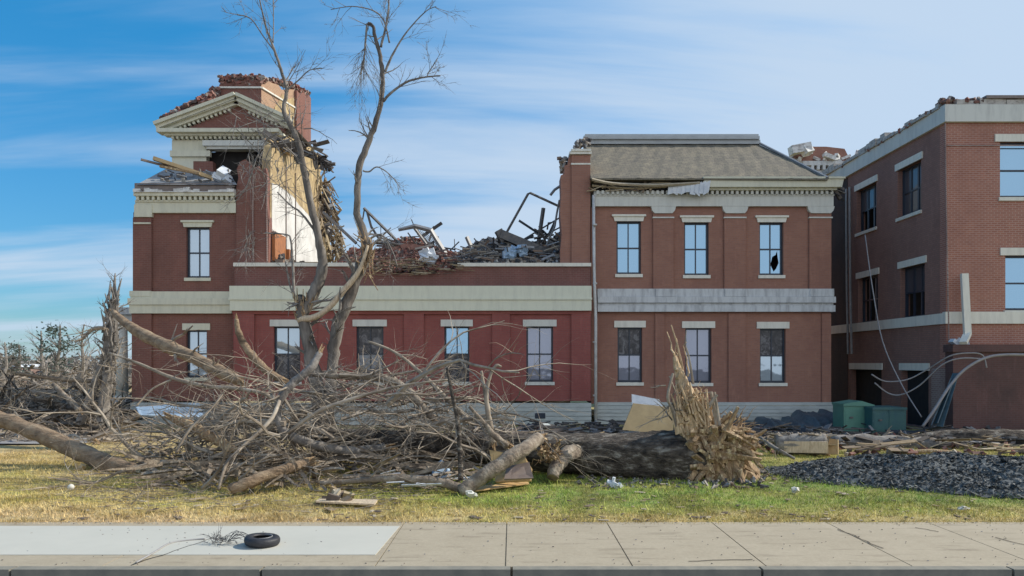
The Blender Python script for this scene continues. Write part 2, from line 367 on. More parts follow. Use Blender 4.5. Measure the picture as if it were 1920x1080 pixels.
def kids_on(mb, pts, rad, n, g, Ln, lvl=1, u0=.2, u1=1, spread=1.0, jit=.25, grav=0, kids=3, bias=None, floor=None):
    for k in range(n):
        u = g.uniform(u0, u1); i = min(int(u*(len(pts)-1)), len(pts)-2)
        dd = (pts[i+1]-pts[i]).normalized(); rv = Vector((g.gauss(0, 1), g.gauss(0, 1), g.gauss(0, 1)))
        if bias: rv += Vector(bias)
        rv = (rv-dd*rv.dot(dd)).normalized()
        grow(mb, pts[i], dd+rv*spread, Ln*g.uniform(.5, 1.2), max(rad[i]*.35, .007), lvl, g, jit, grav, kids, floor=floor)

# ------------------------------------------------------------------ ground, pavement, road
rg = random.Random(3)
mb = MB()
xs = list(np.linspace(-40, 40, 81)); ys = [11.55+i*.5 for i in range(40)]
ys += [34, 40, 60, 120, 400, 1500]
xs = [-1500, -300, -80]+xs+[80, 300, 1500]
idx = {}
for j, y in enumerate(ys):
    for i, x in enumerate(xs):
        z = .03*math.sin(x*1.3+y*.7)*math.sin(y*1.1-x*.4) if 12 < y < 32 and abs(x) < 40 else 0
        idx[i, j] = len(mb.v); mb.v.append((x, y, z))
for j in range(len(ys)-1):
    for i in range(len(xs)-1): mb.f.append((idx[i, j], idx[i+1, j], idx[i+1, j+1], idx[i, j+1]))
tag(mb.build('lawn', 'lawn_soil', smooth=True), kind='structure')
mb = MB(); mb.box(-200, 200, -200, 8.93, -.5, -.12)
tag(mb.build('road', 'asphalt'), kind='structure')
mb = MB()
edges = [-60, -5.0]+[-1.67+1.58*i for i in range(0, 16)]+[60]
edges = [-60, -38, -30, -20, -12, -8.4, -5.0, -1.67, -.08, 1.47, 3.1, 4.88, 6.45, 8.0, 9.6, 11.2, 12.8, 16, 30, 60]
for a, c_ in zip(edges[:-1], edges[1:]):
    mb.box(a+.008, c_-.008, 9.08, 11.62, -.4, .02)
mb.box(-60, 60, 9.1, 11.60, -.42, .004)
tag(mb.build('sidewalk', 'concrete_old'), kind='structure')
mb = MB()
mb.prism([(-60, 9.62), (-1.76, 9.62), (-1.70, 11.30), (-60, 11.42)], .02, .027, T=lambda u, d, v: (u, v, d))
tag(mb.build('concrete_patch', 'concrete_new'), kind='structure')
mb = MB(); x = -30
while x < 30:
    mb.box(x+.01, x+2.98, 8.93, 9.08, -.5, .026); x += 3
tag(mb.build('kerb', 'kerb_mat'), kind='structure')
mb = MB(); gk = random.Random(44)
for i in range(420):
    y_ = 9.12+2.5*gk.random()**(.6 if i % 2 else 1.6); x_ = gk.uniform(-7, 7.5); q_ = gk.uniform(.004, .013)
    if i % 3 == 0: y_ = 11.62-abs(gk.gauss(0, .07))
    mb.chunk((x_, y_, .028), (q_*gk.uniform(1, 2.2), q_, .006), gk, Matrix.Rotation(gk.uniform(0, 6), 3, 'Z'))
tag(mb.build('grit', 'rubble_mixed'), 'grit, crumbs of soil and leaf scraps scattered over the pavement', 'grit', kind='stuff')
def crack(pts_, w_):
    m_ = MB()
    for a_, b_ in zip(pts_[:-1], pts_[1:]): m_.plank((a_[0], a_[1], .0285), (b_[0], b_[1], .0285), w_, .003)
    return m_
mk_ = MB(); gk = random.Random(4)
for x0_, y0_, dx_, dy_, n_ in ((-4.65, 9.12, .03, .115, 14), (4.95, 9.95, -.015, .13, 9), (6.05, 11.2, .03, -.05, 6), (2.2, 9.3, .12, .01, 7), (7.0, 9.3, -.02, .13, 10)):
    p_ = [(x0_, y0_)]
    for k_ in range(n_): p_.append((p_[-1][0]+dx_+gk.gauss(0, .02), p_[-1][1]+dy_+gk.gauss(0, .012)))
    c_k = crack(p_, .012); off = len(mk_.v); mk_.v += c_k.v; mk_.f += [tuple(i_+off for i_ in f_) for f_ in c_k.f]
tag(mk_.build('pavement_cracks', 'dark_gap'), kind='structure')
mb = MB(); mb.prism([(-40, 23.4), (-13.2, 22.6), (-12.6, 24.6), (-40, 26.2)], .035, .05, T=lambda u, d, v: (u, v, d))
tag(mb.build('path', 'path_mat'), kind='structure')

# grass blades over the visible lawn
rn = np.random.default_rng(5)
def blades(n, x0, x1, y0, y1, h0, h1, lean, wid):
    y = y0+(y1-y0)*rn.random(n)**1.25; x = rn.uniform(x0, x1, n)
    ok = np.abs(x) < y*.72+1; x = x[ok]; y = y[ok]; n = len(x)
    h = rn.uniform(h0, h1, n); a = rn.uniform(0, 6.28, n); ln = rn.uniform(0, lean, n); la = rn.uniform(0, 6.28, n)
    z = .03*np.sin(x*1.3+y*.7)*np.sin(y*1.1-x*.4)*(y > 12)-.004
    V = np.zeros((n, 3, 3))
    V[:, 0] = np.stack([x-np.cos(a)*wid, y-np.sin(a)*wid, z], 1)
    V[:, 1] = np.stack([x+np.cos(a)*wid, y+np.sin(a)*wid, z], 1)
    V[:, 2] = np.stack([x+np.cos(la)*ln, y+np.sin(la)*ln, z+h], 1)
    return V.reshape(-1, 3)
V = np.concatenate([blades(210000, -14, 14, 11.55, 21, .015, .06, .05, .006),
                    blades(26000, -14, 14, 11.6, 24, .05, .14, .14, .007),
                    blades(9000, -9, 10, 11.45, 11.75, .02, .05, .06, .006)])
me = bpy.data.meshes.new('grass'); nv = len(V)
me.vertices.add(nv); me.vertices.foreach_set('co', V.ravel())
me.loops.add(nv); me.loops.foreach_set('vertex_index', np.arange(nv))
me.polygons.add(nv//3); me.polygons.foreach_set('loop_start', np.arange(0, nv, 3)); me.polygons.foreach_set('loop_total', np.full(nv//3, 3))
me.update(); me.materials.append(MATS['grass_blade'])
o = bpy.data.objects.new('grass', me); C.objects.link(o)
tag(o, 'patchy green and straw coloured winter grass of the lawn', 'grass', kind='stuff')

# ------------------------------------------------------------------ building helpers
def Tf(y):                       # wall facing the street
    return lambda u, d, v: (u, y+d, v)
def Ts(x):                       # wall facing left
    return lambda u, d, v: (x+d, u, v)
def wall(mb, u0, u1, v0, v1, holes, T, th=.4):
    us = sorted({u0, u1, *[h[0] for h in holes], *[h[1] for h in holes]}); vs = sorted({v0, v1, *[h[2] for h in holes], *[h[3] for h in holes]})
    for a, b_ in zip(us[:-1], us[1:]):
        for c_, d_ in zip(vs[:-1], vs[1:]):
            cu, cv = (a+b_)/2, (c_+d_)/2
            if any(h[0] < cu < h[1] and h[2] < cv < h[3] for h in holes): continue
            for dd in (0, th): mb.quad(T(a, dd, c_), T(b_, dd, c_), T(b_, dd, d_), T(a, dd, d_))
    for h in list(holes)+[(u0, u1, v0, v1)]:
        a, b_, c_, d_ = h
        mb.quad(T(a, 0, c_), T(b_, 0, c_), T(b_, th, c_), T(a, th, c_)); mb.quad(T(a, 0, d_), T(b_, 0, d_), T(b_, th, d_), T(a, th, d_))
        mb.quad(T(a, 0, c_), T(a, 0, d_), T(a, th, d_), T(a, th, c_)); mb.quad(T(b_, 0, c_), T(b_, 0, d_), T(b_, th, d_), T(b_, th, c_))
def window(par, h, T, glass=('glass_blue', 'glass_blue'), lint='plain', lm='white_stone', rec=.14, cols=2, hole=None, sill=True, upper_open=False, lw=.14):
    u0, u1, v0, v1 = h; fw = .07; vm = (v0+v1)/2
    f = MB()
    f.box(u0, u0+fw, rec, rec+.1, v0, v1, T); f.box(u1-fw, u1, rec, rec+.1, v0, v1, T)
    f.box(u0+fw, u1-fw, rec+.002, rec+.1, v1-fw, v1, T); f.box(u0+fw, u1-fw, rec+.002, rec+.1, v0, v0+fw+.02, T)
    f.box(u0+fw, u1-fw, rec+.015, rec+.1, vm-.03, vm+.03, T)
    for k in range(1, cols):
        c_ = u0+fw+(u1-u0-2*fw)*k/cols; ww = .022 if cols == 2 else .05
        f.box(c_-ww, c_+ww, rec+.02, rec+.08, v0+fw+.02, vm-.03, T); f.box(c_-ww, c_+ww, rec+.02, rec+.08, vm+.03, v1-fw, T)
    fr = f.build('window', 'navy_frame', par)
    for a, b_, gm, top in ((vm+.03, v1-fw, glass[0], 1), (v0+fw+.02, vm-.03, glass[1], 0)):
        if gm is None: continue
        p = MB(); w_ = (u1-fw)-(u0+fw)
        if hole is not None and hole[0] == top:
            # broken sheet: a jagged hole cut into it, ring split at the top and the bottom of the hole
            hp = [(u0+fw+w_*x, a+(b_-a)*y) for x, y in hole[1]]
            i0 = max(range(len(hp)), key=lambda i: hp[i][1]); i1 = min(range(len(hp)), key=lambda i: hp[i][1])
            def walk(i, j, st):
                r = [hp[i]]
                while i != j: i = (i+st) % len(hp); r.append(hp[i])
                return r
            A, B = walk(i0, i1, 1), walk(i0, i1, -1)
            if sum(q[0] for q in A)/len(A) > sum(q[0] for q in B)/len(B): A, B = B, A
            tx, bx = hp[i0][0], hp[i1][0]
            p.poly([T(q[0], rec+.05, q[1]) for q in [(tx, b_)]+A+[(bx, a), (u0+fw, a), (u0+fw, b_)]])
            p.poly([T(q[0], rec+.05, q[1]) for q in [(tx, b_)]+B+[(bx, a), (u1-fw, a), (u1-fw, b_)]])
        else:
            p.quad(T(u0+fw, rec+.05, a), T(u1-fw, rec+.05, a), T(u1-fw, rec+.05, b_), T(u0+fw, rec+.05, b_))
        p.build('pane', gm, fr)
    l = MB(); e = lw; lh = .27
    if lint == 'flared':
        l.prism([(u0-.08, v1), (u1+.08, v1), (u1+.13, v1+lh-.08), (u0-.13, v1+lh-.08)], -.05, .06, T)
        l.box(u0-.19, u1+.19, -.10, .05, v1+lh-.08, v1+lh, T)
    elif lint: l.box(u0-e, u1+e, -.05, .06, v1, v1+lh, T)
    if lint: l.build('lintel', lm, fr)
    if sill:
        l = MB(); l.box(u0-.06, u1+.06, -.06, .12, v0-.13, v0, T); l.build('sill', lm, fr)
    return fr
def dentils(mb, u0, u1, v0, v1, dep, T, step=.26, wd=.13):
    n = int((u1-u0)/step); st = (u1-u0)/n
    for i in range(n): mb.box(u0+st*i+(st-wd)/2, u0+st*i+(st+wd)/2, -dep, .02, v0, v1, T)
def courses(mb, u0, u1, z0, z1, n, T, prod=.12):
    h = (z1-z0)/n
    for i in range(n):
        mb.box(u0, u1, -prod-.02*(i < n-1), .05, z0+i*h+.012, z0+(i+1)*h-.012, T)
    mb.box(u0+.02, u1-.02, -prod+.03, .04, z0, z1-.02, T)
def uz(px0, px1, py1, py0, D): return (fx(px0, D), fx(px1, D), fz(py1, D), fz(py0, D))

W = 30.4; WM = 30.0
MBLD = thing('ruined_building', (0, 34, 0), 'long red brick building with cream bands, its upper middle torn open and roofless', 'building')

# ---- left pavilion
T = Tf(W); x0, x1 = fx(250, W), fx(437, W)
TL = T
wl = [uz(349, 393, 521, 426, W), uz(349, 388, 708, 619, W)]
mb = MB(); wall(mb, x0, x1+.2, fz(752, W), fz(398, W), wl, T)
mb.box(x0+.001, x0+.4, .4, 9.5, fz(752, W), fz(398, W), T)               # outer side wall
o = mb.build('wall', 'brick_left', MBLD); tag(o, 'dark red brick wall of the left pavilion with one window per storey')
mb = MB()
for a, c_, lo, hi in ((252, 286, 547, 408), (250, 286, 752, 588)):
    mb = MB(); mb.box(fx(a, W)-.02, fx(c_, W), -.09, .02, fz(lo, W)+.01, fz(hi, W)-.01, T)
    mb.build('pilaster', 'brick_left', MBLD)
mb = MB(); courses(mb, x0-.06, x1, 0, fz(754, W), 5, T); mb.box(x0-.04, x0+.4, .06, 9.5, 0, fz(754, W), T); mb.build('basement', 'basement_stone', MBLD)
mb = MB()   # belt band
mb.box(fx(246, W), x1, -.16, .1, fz(588, W), fz(572, W), T); mb.box(fx(245, W)-.02, x1, -.22, .1, fz(572, W)+.002, fz(560, W), T)
mb.box(fx(246, W)+.03, x1, -.13, .1, fz(560, W)+.002, fz(547, W), T); mb.box(fx(246, W), fx(286, W), -.15, .1, fz(556, W), fz(546, W), T)
mb.build('band', 'cream', MBLD)
mb = MB(); xe = fx(444, W)
mb.box(fx(256, W), xe, -.12, .1, fz(400, W), fz(380, W), T); mb.box(fx(255, W), fx(288, W), -.16, .1, fz(408, W), fz(385, W), T)
mb.box(fx(254, W)-.01, fx(285, W), -.14, .1, fz(421, W), fz(418, W), T)
mb.box(fx(257, W), xe, -.18, .1, fz(380, W)+.001, fz(377, W), T)
dentils(mb, fx(258, W), xe, fz(377, W)+.001, fz(370, W), .24, T, .21, .11)
mb.box(fx(257, W), xe, -.30, .1, fz(370, W)+.001, fz(364, W), T)
mb.build('cornice', 'cream', MBLD)
g = random.Random(12)
mb = MB()       # torn gutter line with peeled white paint
x = fx(258, W)
while x < xe-.1:
    w_ = g.uniform(.1, .5); h_ = g.uniform(.02, .2)
    mb.box(x, min(x+w_, xe), -.34-g.uniform(0, .06), .0, fz(364, W)+.002, fz(364, W)+h_, T); x += w_
mb.build('peeled_flashing', 'broken_paint', MBLD)
mb = MB()
mb.box(fx(258, W), fx(440, W), -.25, .1, fz(362, W), fz(346, W), T)
mb.build('soffit_board', 'coping_brown', MBLD)
for h in wl:
    window(MBLD, h, T, ('glass_pale', 'glass_pale') if h is wl[0] else ('glass_pale', 'glass_pale'), 'flared' if h is wl[0] else 'plain', 'cream')
# low skirt roof of the pavilion around the upper stage
mb = MB()
mb.poly([P(256, 346, W-.35), P(444, 346, W-.35), P(430, 324, 32.3), P(312, 316, 32.3)]); mb.poly([P(256, 346, W-.35), P(312, 316, 32.3), P(305, 325, 37), Vector((fx(256, W), 39.5, fz(346, W-.35)))])
mb.build('skirt_roof', 'membrane', MBLD)
# brick pier beside the break
mb = MB()
pier = [(445, 495), (445, 352), (449, 335), (446, 318), (452, 305), (462, 300), (470, 306), (476, 318), (486, 312), (492, 322), (500, 316), (503, 330), (505, 345), (503, 380), (506, 420), (505, 495)]
mb.prism([(fx(a, W), fz(c_, W)) for a, c_ in pier], -.12, 1.1, T)
o = mb.build('pier', 'brick_left', MBLD); tag(o, 'ragged brick pier left standing at the edge of the torn open part')
mb = MB()
for px in (475, 501): mb = MB(); mb.tube([P(px, 330, W-.18), P(px-1, 400, W-.18), P(px, 490, W-.18)], [.03]*3, 6); mb.build('conduit', 'brick_pale', MBLD)
# ---- upper stage with the pediment
D2 = 32.3; T2 = Tf(D2)
def q2(l): return [(fx(a, D2), fz(b_, D2)) for a, b_ in l]
mb = MB()
mb.prism(q2([(322, 320), (322, 262), (515, 262), (515, 280), (386, 280), (386, 302), (362, 302), (362, 320)]), .02, .4, T2)
mb.box(fx(320, D2), fx(395, D2), -.08, .1, fz(294, D2), fz(283, D2), T2)
mb.build('frieze_wall', 'cream', MBLD)
mb = MB(); mb.prism(q2([(322, 352), (322, 320.2), (362, 320.2), (362, 302.2), (398, 302.2), (400, 335), (398, 352)]), .03, .4, T2)
mb.prism(q2([(322, 320), (322, 302.2), (361.8, 302.2), (361.8, 320)]), .05, .4, T2)
mb.build('wall', 'brick_left', MBLD); mb = MB(); mb.prism(q2([(505, 352), (500, 280.2), (515, 280.2), (525, 300), (520, 352)]), .05, .4, T2)
mb.build('wall', 'brick_left', MBLD)
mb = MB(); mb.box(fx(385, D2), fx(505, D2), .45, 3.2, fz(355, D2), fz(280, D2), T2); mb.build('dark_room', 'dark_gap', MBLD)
mb = MB(); mb.box(fx(384, D2), fx(500, D2), -.25, .018, fz(276, D2), fz(266, D2), T2); mb.box(fx(390, D2), fx(500, D2), -.15, .018, fz(281, D2), fz(276, D2)-.001, T2)
mb.build('hanging_cornice_piece', 'frieze_paint', MBLD)
mb = MB()
mb.box(fx(302, D2), fx(528, D2), -.45, .1, fz(253, D2), fz(246, D2), T2); mb.box(fx(312, D2), fx(535, D2), -.25, .1, fz(257, D2), fz(253, D2)-.001, T2)
dentils(mb, fx(322, D2), fx(525, D2), fz(262, D2), fz(257, D2)-.001, .16, T2, .2, .1)
for A, B in (((298, 240), (447, 185)), ((447, 185), (546, 230))):          # raking cornices
    a = Vector((fx(A[0], D2), fz(A[1], D2))); b_ = Vector((fx(B[0], D2), fz(B[1], D2))); n = Vector((-(b_-a).y, (b_-a).x)).normalized()
    for lo, hi, pr in ((-.0, .14, .48), (-.17, -.001, .36), (-.30, -.171, .22)):
        mb.prism([tuple(a+n*lo), tuple(b_+n*lo), tuple(b_+n*hi), tuple(a+n*hi)], -pr, .1, T2)
    Ln = (b_-a).length; k = int(Ln/.2); dr = (b_-a)/Ln
    for i in range(3, k-2):
        c_ = a+dr*(i+.5)*Ln/k+n*(-.36)
        mb.prism([tuple(c_-dr*.05-n*.06), tuple(c_+dr*.05-n*.06), tuple(c_+dr*.05+n*.055), tuple(c_-dr*.05+n*.055)], -.14, .02, T2)
mb.build('pediment_cornice', 'cream', MBLD)
mb = MB(); mb.prism(q2([(340, 246), (447, 196), (532, 236), (532, 246)]), 0, .3, T2); mb.build('pediment_brick', 'brick_left', MBLD)
mb = MB()       # gable roof slabs behind the pediment
mb.poly([P(298, 239, D2-.4), P(447, 182, D2-.4), P(447, 182, D2-.4)+Vector((0, 4, 0)), P(298, 239, D2-.4)+Vector((0, 4, 0))])
mb.poly([P(546, 232, D2-.4), P(447, 182, D2-.4), P(447, 182, D2-.4)+Vector((0, 4, 0)), P(546, 232, D2-.4)+Vector((0, 4, 0))])
mb.build('gable_roof', 'membrane', MBLD)
mb = MB(); mb.box(fx(316, D2), fx(330, D2), .45, 7.5, fz(350, D2), fz(245, D2), T2)
mb.build('wall', 'brick_left', MBLD)

# ---- broken octagonal tower stub behind
PL = [P(404, 200, 35.6), P(490, 200, 35.6), P(552, 200, 38.4), P(568, 200, 39.2), P(583, 200, 41.5)]
def facet(mb, A, B, tops, zb, th=.35, prod=0.0):
    A = Vector((A.x, A.y, 0)); B = Vector((B.x, B.y, 0)); d = (B-A); Ln = d.length; d.normalize(); n = Vector((-d.y, d.x, 0))
    Tt = lambda u, dd, v: tuple(A+d*u+n*dd+Vector((0, 0, v)))
    mb.prism([(0, zb)]+[(Ln*u, z) for u, z in tops]+[(Ln, zb)], -prod, th, Tt)
    return Tt, Ln
g = random.Random(4); mb = MB()
def jag(z0, z1, n, amp): return [(i/n, z0+(z1-z0)*i/n+g.uniform(-amp, amp)) for i in range(n+1)]
zt = lambda py, D: fz(py, D)
facet(mb, PL[0], PL[1], [(0, zt(188, 35.6)), (.04, zt(172, 35.6)), (.08, zt(160, 35.6)), (.2, zt(150, 35.6))]+[(.2+.8*u, z) for u, z in jag(zt(147, 35.6), zt(150, 35.6), 12, .12)], 9.5)
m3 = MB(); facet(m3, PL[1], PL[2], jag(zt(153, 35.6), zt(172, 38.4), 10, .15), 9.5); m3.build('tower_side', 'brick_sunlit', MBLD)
facet(mb, PL[2]+Vector((0, -.01, 0)), PL[3], jag(zt(172, 38.4), zt(176, 39.2), 3, .1), 9.5, .35, .14)
facet(mb, PL[3], PL[4], jag(zt(176, 39.2), zt(185, 41.5), 6, .15), 9.5)
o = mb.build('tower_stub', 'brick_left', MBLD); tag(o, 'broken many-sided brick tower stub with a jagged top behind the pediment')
mb = MB(); TT, Ln = facet(MB(), PL[0], PL[1], jag(1, 1, 2, 0), 0)
mb.box(Ln*.0, Ln, -.07, -.002, zt(166, 35.6), zt(163, 35.6), TT)
TT, Ln = facet(MB(), PL[1], PL[2], jag(1, 1, 2, 0), 0); mb.box(0, Ln, -.07, -.002, zt(166, 35.6), zt(163, 35.6), TT)
mb.build('string_course', 'white_stone', MBLD)
mb = MB(); TT, Ln = facet(MB(), PL[1], PL[2], jag(1, 1, 2, 0), 0)
mb.prism([(Ln*.34, 10), (Ln*.38, zt(205, 37)), (Ln*.5, zt(190, 37)), (Ln*.6, zt(172, 37)), (Ln*.8, zt(175, 37)), (Ln*.98, zt(178, 38)), (Ln*.98, 10)], -.03, -.002, TT)
mb.build('exposed_plaster', 'plaster_yellow', MBLD)

# ---- exposed inner wall of the left pavilion, facing right
XI = -9.88
def yz(px, py):
    D = XI*F/(px-960); return (D, fz(py, D))
TI = lambda u, d, v: (XI-d, u, v)
mb = MB()
prof = [(507, 492), (507, 300), (511, 274), (521, 268), (530, 277), (541, 264), (556, 270), (566, 262), (577, 268), (586, 280), (597, 292), (606, 312), (600, 325), (606, 345), (603, 362), (612, 380), (609, 400), (617, 420), (615, 445), (622, 470), (622, 492)]
mb.prism([yz(a, b_) for a, b_ in prof], 0, .35, TI)
o = mb.build('inner_wall', 'plaster_yellow', MBLD); tag(o, 'exposed inner wall of bare yellow plaster lit by the sun')
mb = MB(); mb.prism([yz(a, b_) for a, b_ in [(509, 491), (509, 343), (520, 348), (533, 356), (548, 368), (560, 385), (575, 400), (588, 418), (597, 440), (598, 491)]], -.03, -.003, TI)
mb.build('white_plaster', 'plaster_white', MBLD)
mb = MB()
for px in (534, 552):
    u, _ = yz(px, 400)
    mb = MB(); mb.box(u, u+.05, -.07, -.031, fz(492, u), fz(300+px % 7*4, u), TI); mb.build('stud', 'coping_brown', MBLD)
mb = MB(); u0, v0 = yz(509, 489); u1, v1 = yz(521, 437)
mb.box(u0-.1, u1+.5, -.18, -.05, v0, fz(437, 31), TI); mb.box(u1+.6, u1+1.0, -.3, -.05, v0, v0+.7, TI)
mb.build('interior_door', 'orange_wood', MBLD)
mb = MB()       # dark holes broken through the plaster
for a, b_, r_ in ((556, 295, .35), (590, 298, .45), (576, 330, .25), (520, 318, .12), (600, 372, .3)):
    u, v = yz(a, b_); mb = MB(); mb.prism([(u+r_*1.5*math.cos(k)*g.uniform(.6, 1.2), v+r_*math.sin(k)*g.uniform(.6, 1.2)) for k in np.linspace(0, 5.6, 9)], -.02, -.001, TI); mb.build('hole', 'dark_gap', MBLD)
mb = MB(); mb.box(fx(252, W)+.5, XI-.36, .5, 9, fz(492, W)-.4, fz(492, W)-.1, T); mb.box(fx(252, W)+.45, XI-.4, 9.1, 9.4, .5, fz(330, 40), T)
mb.build('floor_slab', 'dark_gap', MBLD)

# ---- middle section
T = Tf(WM); x0, x1 = fx(437, WM), fx(1108, WM)
wm = [uz(a, c_, 716, 612, WM) for a, c_ in ((513, 563), (668, 719), (833, 880), (987, 1037))]
mb = MB(); wall(mb, x0, x1, fz(752, WM), fz(583, WM)+.3, wm, T)
o = mb.build('wall', 'brick_mid', MBLD); tag(o, 'bright red lower brick wall of the middle part with a row of four windows')
mb = MB()
for a, c_ in ((440, 478), (598, 634), (758, 795), (923, 956), (1071, 1107)):
    mb = MB(); mb.box(fx(a, WM), fx(c_, WM), -.09, .02, fz(752, WM)+.01, fz(583, WM)-.131, T); mb.build('pilaster', 'brick_mid', MBLD)
mb = MB(); mb.box(x0, x1, -.10, .02, fz(583, WM)-.13, fz(583, WM)+.01, T)
mb.build('brick_band', 'brick_mid', MBLD)
mb = MB()
mb.box(x0-.05, x1, -.22, .2, fz(583, WM), fz(563, WM), T); mb.box(x0-.09, x1+.02, -.27, .2, fz(563, WM)+.002, fz(559, WM), T)
mb.box(x0-.06, x1, -.24, .2, fz(559, WM)+.002, fz(537, WM), T)
mb.build('band', 'cream_mid', MBLD)
g = random.Random(9)
mb = MB(); D = WM
prof = [(440, 536), (440, 500), (682, 500), (690, 507), (703, 503), (715, 512), (728, 508), (745, 515), (760, 511), (780, 516), (800, 510), (815, 514), (830, 506), (845, 508), (858, 500), (1107, 500), (1107, 536)]
mb.prism([(fx(a, D), fz(b_, D)) for a, b_ in prof], -.02, .4, T)
o = mb.build('parapet', 'brick_parapet', MBLD); tag(o, 'brown brick parapet with a bite out of its top')
mb = MB(); mb.box(fx(439, D), fx(676, D), -.1, .5, fz(499.9, D), fz(493, D), T); mb.box(fx(858, D), fx(1108, D), -.1, .5, fz(499.9, D), fz(493.5, D), T)
mb.build('parapet_coping', 'white_stone', MBLD)
mb = MB(); courses(mb, x0-.1, x1, 0, fz(755, WM), 5, T); mb.build('basement', 'basement_stone', MBLD)
mb = MB(); mb.box(fx(1003, D), fx(1022, D), -.17, -.1, fz(784, D), fz(774, D), T); mb.build('basement_vent', 'navy_frame', MBLD)
for i, h in enumerate(wm):
    window(MBLD, h, T, [('glass_pale', 'glass_mottled_reflection'), ('glass_mottled_reflection', 'glass_dim'), ('glass_blue', 'glass_mottled_reflection'), ('glass_mauve', 'glass_mauve')][i], 'plain', 'frieze_paint')
mb = MB(); mb.box(XI+.02, fx(1050, 31), .45, 11, fz(512, D)-.3, fz(512, D), T)
mb.box(x0+.3, fx(1108, D), 10.6, 11, 0, fz(512, D)-.31, T)
mb.build('roof_deck', 'membrane', MBLD)

# ---- right pavilion
T = Tf(W); x0, x1 = fx(1108, W), fx(1557, W)
wu = [uz(1156, 1202, 514, 415, W), uz(1283, 1329, 516, 417, W), uz(1424, 1469, 516, 417, W)]
wd = [uz(1158, 1204, 717, 614, W), uz(1285, 1334, 718, 615, W), uz(1425, 1473, 718, 616, W)]
mb = MB(); wall(mb, x0, x1, fz(757, W), fz(388, W), wu+wd, T)
mb.box(x1-.4, x1, .4, 9.9, fz(757, W), fz(388, W), T); mb.box(x0, x1-.4, 9.5, 9.89, fz(757, W), fz(388, W), T)
mb.box(x0+.001, x0+.4, .4, 9.5, fz(757, W), fz(388, W), T)
o = mb.build('wall', 'brick_right', MBLD); tag(o, 'brown red brick wall of the intact right pavilion with six windows')
mb = MB()
for a, c_ in ((1224, 1262), (1357, 1397), (1516, 1557)):
    mb = MB(); mb.box(fx(a, W), fx(c_, W)+(.001 if c_ == 1557 else 0), -.09, .02, fz(542, W), fz(400, W), T); mb.build('pilaster', 'brick_right', MBLD)
for a, c_ in ((1108, 1122), (1228, 1245), (1365, 1397), (1540, 1557)):
    mb = MB(); mb.box(fx(a, W), fx(c_, W)+(.001 if c_ == 1557 else 0), -.07, .02, fz(757, W), fz(588, W), T); mb.build('pilaster', 'brick_right', MBLD)
mb = MB()
mb.box(x0+.1, x1+.06, -.16, .1, fz(388, W), fz(369, W), T)
for a, c_ in ((1222, 1264), (1355, 1399), (1514, 1558)):
    l_, r_ = fx(a, W), fx(c_, W)+(.04 if c_ == 1558 else 0)
    mb.prism([(l_+.1, fz(401, W)), (r_-.1, fz(401, W)), (r_, fz(396, W)), (r_+.05, fz(388.1, W)), (l_-.05, fz(388.1, W)), (l_, fz(396, W))], -.15, .05, T)
    mb.box(l_+.02, r_-.02, -.13, .05, fz(410, W), fz(407.5, W), T)
mb.box(x0+.1, x1+.08, -.20, .1, fz(369, W)+.001, fz(366.5, W), T)
dentils(mb, x0+.15, x1+.05, fz(366.5, W)+.001, fz(360, W), .28, T, .2, .1)
mb.box(x0+.1, fx(1240, W), -.18, .1, fz(366.4, W), fz(360.1, W), T)
mb.build('frieze', 'frieze_paint', MBLD)
mb = MB()
xb = fx(1312, W)
mb.box(xb, x1+.12, -.36, .1, fz(359.8, W), fz(356, W), T); mb.prism([(xb-.15, fz(356, W)+.001), (x1+.25, fz(356, W)+.001), (x1+.32, fz(341, W)), (xb+.1, fz(341, W))], -.52, .1, T)
mb.box(xb, x1+.36, -.58, .1, fz(341, W)+.001, fz(337.5, W), T)
mb.build('eaves_cornice', 'cream', MBLD)
mb = MB(); mb.box(x0+.2, xb-.1, -.10, .1, fz(360, W), fz(338, W), T); mb.build('torn_eaves_gap', 'dark_gap', MBLD)
g = random.Random(77); mb = MB()
mb.tube(*smoothline([P(1110, 336, W-.5), P(1150, 344, W-.55), P(1230, 347, W-.5), P(1312, 343, W-.5)], [.06]*4), 4)
mb.tube(*smoothline([P(1110, 348, W-.3), P(1180, 353, W-.35), P(1260, 349, W-.3), P(1318, 346, W-.35)], [.045]*4), 4)
for i in range(26):
    px = g.uniform(1112, 1310); mb.plank(P(px, g.uniform(340, 358), W-.3), P(px+g.uniform(-30, 40), g.uniform(342, 362), W-.35), .08, .03)
mb.build('splintered_fascia', 'lath', MBLD)
mb = MB()
for i in range(9):
    a = 1248+i*8; mb.prism([(fx(a, W), fz(362+g.uniform(2, 12), W)), (fx(a+10, W), fz(366+g.uniform(-2, 8), W)), (fx(a+14, W), fz(352-i, W)), (fx(a+2, W), fz(354-g.uniform(0, 5), W))], -.4-.02*i, -.33-.02*i, T)
mb.build('bent_flashing', 'white_sheet', MBLD)
mb = MB()
for a, b_, pr in ((585, 573, .2), (572.6, 568.5, .12), (568.2, 557, .22), (556.6, 542, .15)):
    mb.box(x0+.25, x1+pr*.6, -pr, .1, fz(a, W), fz(b_, W), T)
for a, c_ in ((1228, 1262), (1357, 1397), (1516, 1558)): mb.box(fx(a, W), fx(c_, W)+.02, -.19, .1, fz(556.5, W), fz(542.5, W), T)
mb.build('band', 'grey_paint', MBLD)
mb = MB(); courses(mb, x0+.2, x1+.1, 0, fz(760, W), 5, T, .16); mb.box(x0+.2, x1+.04, -.13, .1, fz(760, W)+.001, fz(754, W), T); mb.build('basement', 'basement_stone', MBLD)
